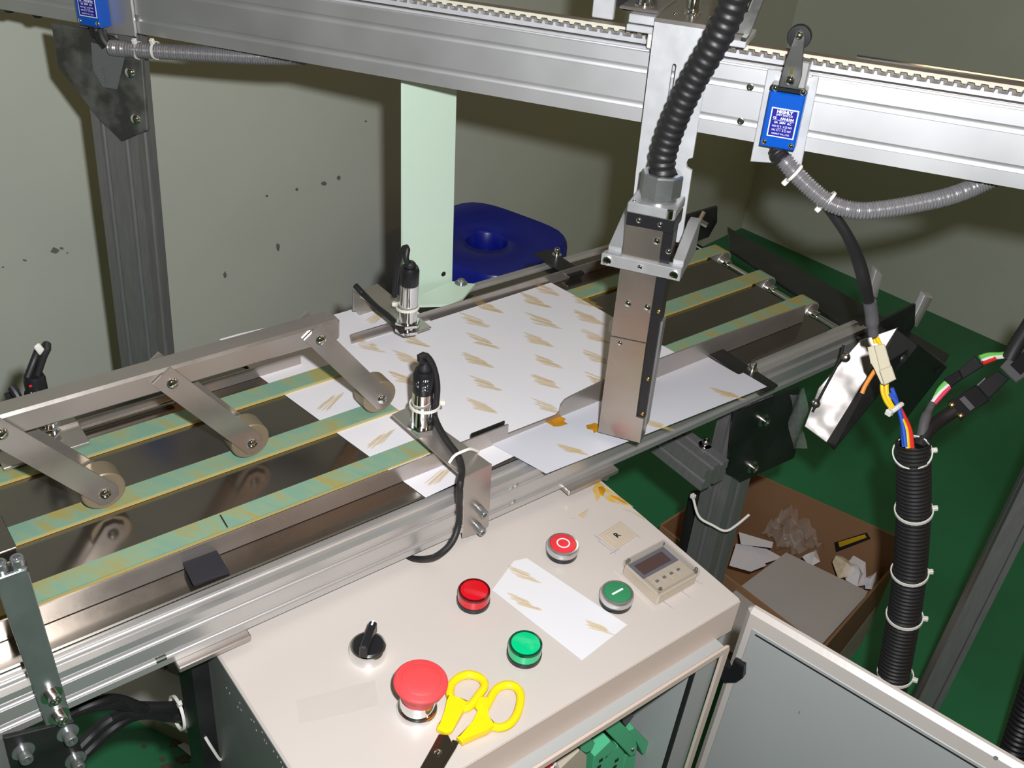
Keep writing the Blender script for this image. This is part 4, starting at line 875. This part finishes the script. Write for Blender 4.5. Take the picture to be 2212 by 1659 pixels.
solo(MB().grid(lambda u, v: tq[0].lerp(tq[1], u).lerp(tq[3].lerp(tq[2], u), v)+Vector((0, 0, .0006+max(0, u-.45)*.004*abs(math.sin(7*u+5*v)))), 14, 8), 'tape_strip', 'tape', 'short strip of wrinkled clear tape stuck on the cream panel', 'tape')
# ================================================================== cable bundle, connectors and wires at the right
bd = thing('cable_conduit', 'thick black ribbed conduit bound with white cable ties behind the open door', 'conduit', tuple(PD(1920, 1500, 1.07)))
cp = [PD(*q) for q in ((1972, 955, .970), (1974, 1040, .985), (1973, 1120, 1.0), (1965, 1240, 1.02), (1950, 1345, 1.04), (1930, 1455, 1.06), (1903, 1590, 1.09), (1870, 1740, 1.12), (1840, 1900, 1.15))]
part(MB().tube(cp, ribbed(.0150, .0042, .0016), 24, .0007, False), 'ribbed_tube', 'hose', bd)
for px, py, hx, hy, dp in ((1971, 978, 2020, 968, .974), (1974, 1102, 2022, 1084, .997), (1965, 1236, 2012, 1220, 1.02), (1954, 1330, 2002, 1328, 1.037), (1934, 1455, 1975, 1464, 1.06)):
    c = PD(px, py, dp); i = min(range(len(cp)-1), key=lambda k: (cp[k]-c).length); ax = (cp[min(i+1, len(cp)-1)]-cp[max(i-1, 0)])+ray(px, py).normalized()*.06
    mb = MB(); tie(mb, c, ax, .0172, .0013, PD(hx, hy, dp-.01)-c); part(mb, 'cable_tie', 'white', bd)
for i, (pts, mt) in enumerate(((((1907, 815), (1906, 842), (1914, 866), (1930, 888)), 'wy'), (((1916, 815), (1915, 842), (1921, 866), (1932, 884)), 'wy'),
        (((1926, 838), (1933, 856), (1942, 884), (1949, 915), (1953, 965)), 'wb'), (((1921, 850), (1936, 868), (1944, 890), (1952, 925), (1957, 965)), 'wb'), (((1938, 872), (1952, 898), (1966, 930), (1971, 968)), 'wr'),
        (((1940, 880), (1953, 905), (1962, 935), (1964, 968)), 'wo'), (((1948, 905), (1958, 930), (1961, 968)), 'wy'), (((1890, 800), (1880, 815), (1868, 835), (1862, 850)), 'wo'), (((1886, 722), (1892, 742)), 'wy'), (((1890, 722), (1902, 745)), 'wy'))):
    part(MB().tube([PD(*q, .945+.00002*(q[1]-815)+.0015*(i % 3)) for q in pts], .0021, 8, .003), 'lead_wire', mt, bd)
mb = MB(); c = PD(1931, 884, .946); mb.tube([PD(1918, 892, .942), PD(1928, 888, .941), PD(1941, 878, .942), PD(1948, 873, .945)], .0024, 8, .003); mb.box(tuple(PD(1921, 891, .941)-Vector((.003, .003, .003))), tuple(PD(1921, 891, .941)+Vector((.003, .003, .003))), .0008); part(mb, 'cable_tie', 'white', bd)
nc = part(MB().slab([PD(*q, .925) for q in ((1888, 746), (1911, 742), (1925, 791), (1901, 800))], ray(1900, 770).normalized()*.012, .0008), 'plug_housing', 'conn', bd, 'cream nylon wire plug')
part(MB().slab([PD(*q, .922) for q in ((1900, 800), (1926, 790), (1936, 819), (1911, 832))], ray(1900, 800).normalized()*.016, .0008), 'socket_housing', 'conn', nc)
part(MB().slab([PD(*q, .930) for q in ((1874, 750), (1888, 746), (1902, 798), (1911, 832), (1902, 828), (1888, 792), (1881, 786))], ray(1890, 780).normalized()*.010, .0006), 'side_latch', 'conn', nc)
slv = thing('sleeved_cable', 'black sleeved cable with grey heatshrink dangling from the grey conduit', 'cable', tuple(PD(1886, 725, .92)))
part(MB().tube([PD(*q) for q in ((1782, 436, .845), (1795, 455, .85), (1830, 508, .86), (1853, 560, .875), (1866, 605, .885), (1876, 650, .90), (1880, 670, .905))], lambda L: .0052-.0005*math.sin(L*60), 12, .004), 'sleeve', 'rubber', slv)
part(MB().tube([PD(*q) for q in ((1879, 652, .899), (1883, 680, .907), (1885, 705, .912), (1887, 724, .916))], lambda L: .0060 if L < .024 else .0048, 12, .003), 'heatshrink', 'shrink', slv)
# D-shaped connectors
dc = thing('cable_connector', 'black screw-fixed cable connector joining thick cords, right edge', 'connector', tuple(PD(2090, 870, 1.0)))
away = lambda q: ray(*q).normalized()
part(MB().slab([PD(*q, .995) for q in ((2047, 868), (2064, 857), (2109, 831), (2138, 865), (2092, 894), (2075, 909), (2060, 893))], away((2090, 870))*.016, .001), 'shell', 'blackp', dc)
part(MB().slab([PD(*q, .9935) for q in ((2072, 862), (2083, 855), (2106, 880), (2096, 888))], away((2090, 870))*.002, .0003), 'grip', 'shrink', dc)
for q in ((2056, 875), (2075, 898)):
    mb = MB(); domescrew(mb, PD(*q, .994), -away(q), .0030); part(mb, 'bolt', 'brass', dc)
part(MB().slab([PD(*q, .998) for q in ((2109, 832), (2156, 800), (2181, 818), (2136, 862))], away((2140, 830))*.012, .001), 'socket_shell', 'rubber', dc)
part(MB().slab([PD(*q, .996) for q in ((2110, 832), (2127, 816), (2129, 818), (2112, 834))], away((2140, 830))*.002), 'metal_edge', 'alup', dc)
part(MB().slab([PD(*q, .990) for q in ((2160, 793), (2205, 745), (2250, 790), (2195, 827))], away((2200, 790))*.016, .001), 'hood', 'shrink', dc)
part(MB().slab([PD(*q, .9885) for q in ((2182, 788), (2212, 758), (2235, 782), (2205, 810))], away((2200, 790))*.002, .0003), 'hood_inset', 'blackp', dc)
part(MB().tube([PD(2060, 888, 1.0), PD(2030, 908, .998), PD(2000, 935, .985), PD(1985, 965, .98)], .0068, 12, .005), 'cord', 'rubber', dc)
d2 = thing('cable_connector', 'small black plug with green, white and pink wires', 'connector', tuple(PD(2070, 810, 1.0)))
part(MB().slab([PD(*q, 1.0) for q in ((2038, 818), (2071, 799), (2080, 818), (2053, 838))], away((2060, 815))*.012, .001), 'plug_housing', 'blackp', d2)
part(MB().slab([PD(*q, 1.002) for q in ((2071, 799), (2106, 768), (2126, 791), (2080, 819))], away((2100, 790))*.012, .001), 'socket_housing', 'rubber', d2)
part(MB().slab([PD(*q, .999) for q in ((2066, 820), (2075, 812), (2076, 814), (2068, 822))], away((2070, 815))*.001), 'metal_edge', 'screw', d2)
for i, (pts, mt) in enumerate(((((2043, 826), (2030, 840), (2018, 862)), 'wg'), (((2049, 832), (2030, 848), (2012, 872)), 'ww'), (((2051, 836), (2036, 852), (2017, 873)), 'wp'),
                             (((2116, 772), (2135, 766), (2165, 765), (2190, 758)), 'wg'), (((2121, 780), (2140, 773), (2168, 770), (2188, 760)), 'ww'), (((2123, 784), (2135, 780), (2150, 774)), 'wr'))):
    part(MB().tube([PD(*q, 1.0-.001*i) for q in pts], .0022, 8, .003), 'lead_wire', mt, d2)
part(MB().tube([PD(2014, 872, .995), PD(2004, 892, .99), PD(1996, 915, .985), PD(1988, 960, .98)], lambda L: .0050 if L > .012 else .0036, 12, .004), 'sleeve', 'shrink', d2)
part(MB().tube([PD(2180, 775, .995), PD(2196, 745, .99), PD(2225, 700, .98), PD(2260, 640, .97)], .0075, 12, .006), 'cord', 'rubber', d2)
# ================================================================== open carton on the floor
RZ = .20
ka, kb, kc, kd = U(1430, 1135, z=RZ), U(1613, 1018, z=RZ), U(1932, 1216, z=RZ), U(1775, 1398, z=RZ)
ck_ = thing('cardboard_box', 'open cardboard box of waste paper on the green floor', 'box', tuple(((ka+kb+kc+kd)/4).to_2d().to_3d()))
gz = lambda p, z: Vector((p.x, p.y, z))
ctr = (ka+kb+kc+kd)/4
def panel(name, p, q, zp, zq, mat='card', z0=.002):
    n = (q-p).cross(Vector((0, 0, 1))).normalized(); n = n if n.dot(ctr-p) < 0 else -n
    return part(MB().slab([gz(p, z0), gz(q, z0), gz(q, zq), gz(p, zp)], n*.004), name, mat, ck_)
panel('side_wall', ka, kb, RZ, RZ); wb_ = panel('side_wall', kb, kc, RZ+.002, .252); wn = panel('side_wall', kc, kd, RZ, RZ, 'cardo'); panel('side_wall', kd, ka, RZ, RZ)
part(MB().slab([gz(p, .003) for p in (ka, kb, kc, kd)], (0, 0, .003)), 'base', 'card', ck_)
def on_plane(px, py, p, q, o=0.):
    n = (q-p).cross(Vector((0, 0, 1))).normalized(); n = n if n.dot(EYE-p) > 0 else -n
    d = ray(px, py); return EYE+d*((p+n*o-EYE).dot(n)/d.dot(n))
part(MB().slab([on_plane(*q, kb, kc, .0004) for q in ((1802, 1172), (1872, 1150), (1881, 1164), (1806, 1193))], (-.0003, 0, 0)), 'label', 'gasket', wb_, 'black and yellow label')
part(MB().slab([on_plane(*q, kb, kc, .0009) for q in ((1811, 1171), (1868, 1154), (1872, 1161), (1814, 1182))], (-.0003, 0, 0)), 'label_patch', 'ylab', wb_)
part(MB().slab([on_plane(*q, kd, kc, .0046) for q in ((1893, 1310), (1878, 1356), (1835, 1436), (1806, 1424))], (0, -.0003, 0)), 'label', 'pgrey', wn, 'faded white label')
zz_ = .176
def sheet(name, pts, z, mat, lab, dz=(0,)*12, cat='paper', grp='waste paper in the carton'):
    return solo(MB().slab([U(*q, z=z)+Vector((0, 0, dz[i])) for i, q in enumerate(pts)], (0, 0, .0008)), name, mat, lab, cat, grp)
sheet('board_sheet', ((1570, 1290), (1698, 1194), (1874, 1278), (1868, 1290), (1772, 1396), (1650, 1440), (1560, 1400)), zz_+.012, 'pgrey', 'big grey-white board sheet on top in the cardboard box')
sheet('paper_sheet', ((1596, 1150), (1670, 1172), (1667, 1184), (1600, 1176)), .150, 'paper', 'narrow white slip behind the board sheet in the box')
sheet('paper_sheet', ((1590, 1175), (1625, 1180), (1655, 1222), (1622, 1235), (1575, 1222)), .135, 'paper', 'white sheet corner between the leg and the board sheet')
sheet('paper_sheet', ((1600, 1178), (1655, 1186), (1690, 1205), (1650, 1218)), .130, 'paper', 'folded white sheet under the narrow slip in the box')
def crumple(name, pts, z, mat, lab, seed):
    rnd = random.Random(seed); P = [U(*q, z=z) for q in pts]; c = sum(P, Vector())/len(P); mb = MB(); n = len(P)
    vs = [c+Vector((0, 0, .022))]+[p.lerp(c, .45)+Vector((rnd.uniform(-.006, .006), rnd.uniform(-.006, .006), rnd.uniform(.008, .03))) for p in P]+[p+Vector((0, 0, rnd.uniform(-.002, .010))) for p in P]+[c-Vector((0, 0, .01))]
    fs = [(0, 1+i, 1+(i+1) % n) for i in range(n)]+[(1+i, 1+n+i, 1+n+(i+1) % n, 1+(i+1) % n) for i in range(n)]+[(1+n+(i+1) % n, 1+n+i, 1+2*n) for i in range(n)]
    mb.add(vs, fs); return solo(mb, name, mat, lab, 'paper', 'waste paper in the carton', ang=1)
crumple('crumpled_paper', ((1795, 1222), (1800, 1205), (1820, 1205), (1840, 1220), (1838, 1252), (1810, 1252)), .165, M('ink_stained_paper', (.70, .45, .08), .6, noise=(40, .0, .42, .58), col2=(.72, .66, .55)), 'crumpled yellow stained paper by the box wall', 1)
crumple('crumpled_paper', ((1820, 1218), (1840, 1208), (1868, 1228), (1872, 1262), (1850, 1270), (1826, 1255)), .165, 'paper', 'crumpled white paper right of the yellow stained paper', 2)
crumple('crumpled_paper', ((1730, 1210), (1762, 1190), (1770, 1218), (1750, 1225)), .165, 'paper', 'small crumpled white paper at the board sheet edge', 3)
crumple('crumpled_paper', ((1866, 1256), (1880, 1250), (1890, 1262), (1880, 1280), (1868, 1272)), .165, 'paper', 'scrap of white paper in the right corner of the box', 4)
fq = [U(*q, z=.165) for q in ((1640, 1165), (1700, 1100), (1780, 1195), (1700, 1205))]; rnd = random.Random(5)
FZ = [[rnd.uniform(0, .03) for _ in range(11)] for _ in range(11)]
solo(MB().grid(lambda u, v: fq[0].lerp(fq[1], u).lerp(fq[3].lerp(fq[2], u), v)+Vector((0, 0, FZ[round(u*10)][round(v*10)])), 10, 10), 'film_bag', 'film', 'crumpled clear film bag in the cardboard box', 'bag', ang=1)
# ================================================================== under the conveyor, lower left
b1, b2 = U(225, 1524, z=0), U(500, 1655, z=0); bn = (b2-b1).cross(Vector((0, 0, 1))).normalized(); bn = bn if bn.dot(b1-EYE) > 0 else -bn
wc = thing('foam_board', 'low white carton with brown stains on the floor under the conveyor', 'carton', tuple((b1+b2)/2))
bh = Vector((0, 0, .03)); q4 = [b1, b2, b2+bn*.16, b1+bn*.16]
part(MB().slab([p+bh for p in q4], (0, 0, .002)), 'top_face', M('stained_board', (.60, .58, .54), .6, noise=(9, .0, .30, .40), col2=(.42, .27, .12)), wc)
part(MB().slab(q4, bh), 'carton_body', M('tan_side', (.36, .30, .22), .7), wc)
solo(MB().slab([U(*q, z=.002) for q in ((383, 1610), (400, 1604), (442, 1634), (432, 1650))], (0, 0, .0006)), 'paper_scrap', 'paper', 'torn white paper on the green floor under the conveyor', 'paper')
cbs = thing('power_cables', 'black cables bound by a white tie running to the control box stand', 'cables', tuple(U(300, 1540, y=.585)))
for pts in (((120, 1560), (165, 1534), (215, 1515), (255, 1512), (295, 1526), (350, 1546), (395, 1550), (450, 1568)), ((120, 1560), (170, 1532), (240, 1520), (300, 1527), (350, 1528), (395, 1526), (450, 1530)),
            ((165, 1620), (200, 1585), (235, 1555), (275, 1540), (320, 1535), (380, 1540), (450, 1556)), ((160, 1650), (205, 1605), (245, 1570), (290, 1545), (340, 1542), (390, 1552), (450, 1580))):
    part(MB().tube([U(px, py, y=.60-.0002*abs(px-385)*.3+.003*(i % 2)) for i, (px, py) in enumerate(pts)], .0052, 10, .006), 'cord', 'rubber', cbs)
mb = MB(); tie(mb, U(383, 1540, y=.598), (1, 0, -.1), .0155, .0012, Vector((0, -.3, 1))); part(mb, 'cable_tie', 'white', cbs)
solo(MB().tube([U(1508, 1072, y=.60), U(1494, 1140, y=.60), U(1478, 1240, y=.60), U(1464, 1340, y=.60), U(1452, 1430, y=.60)], .0125, 14, .01), 'cable', 'rubber', 'thick black cable running down beside the right conveyor leg', 'cable')
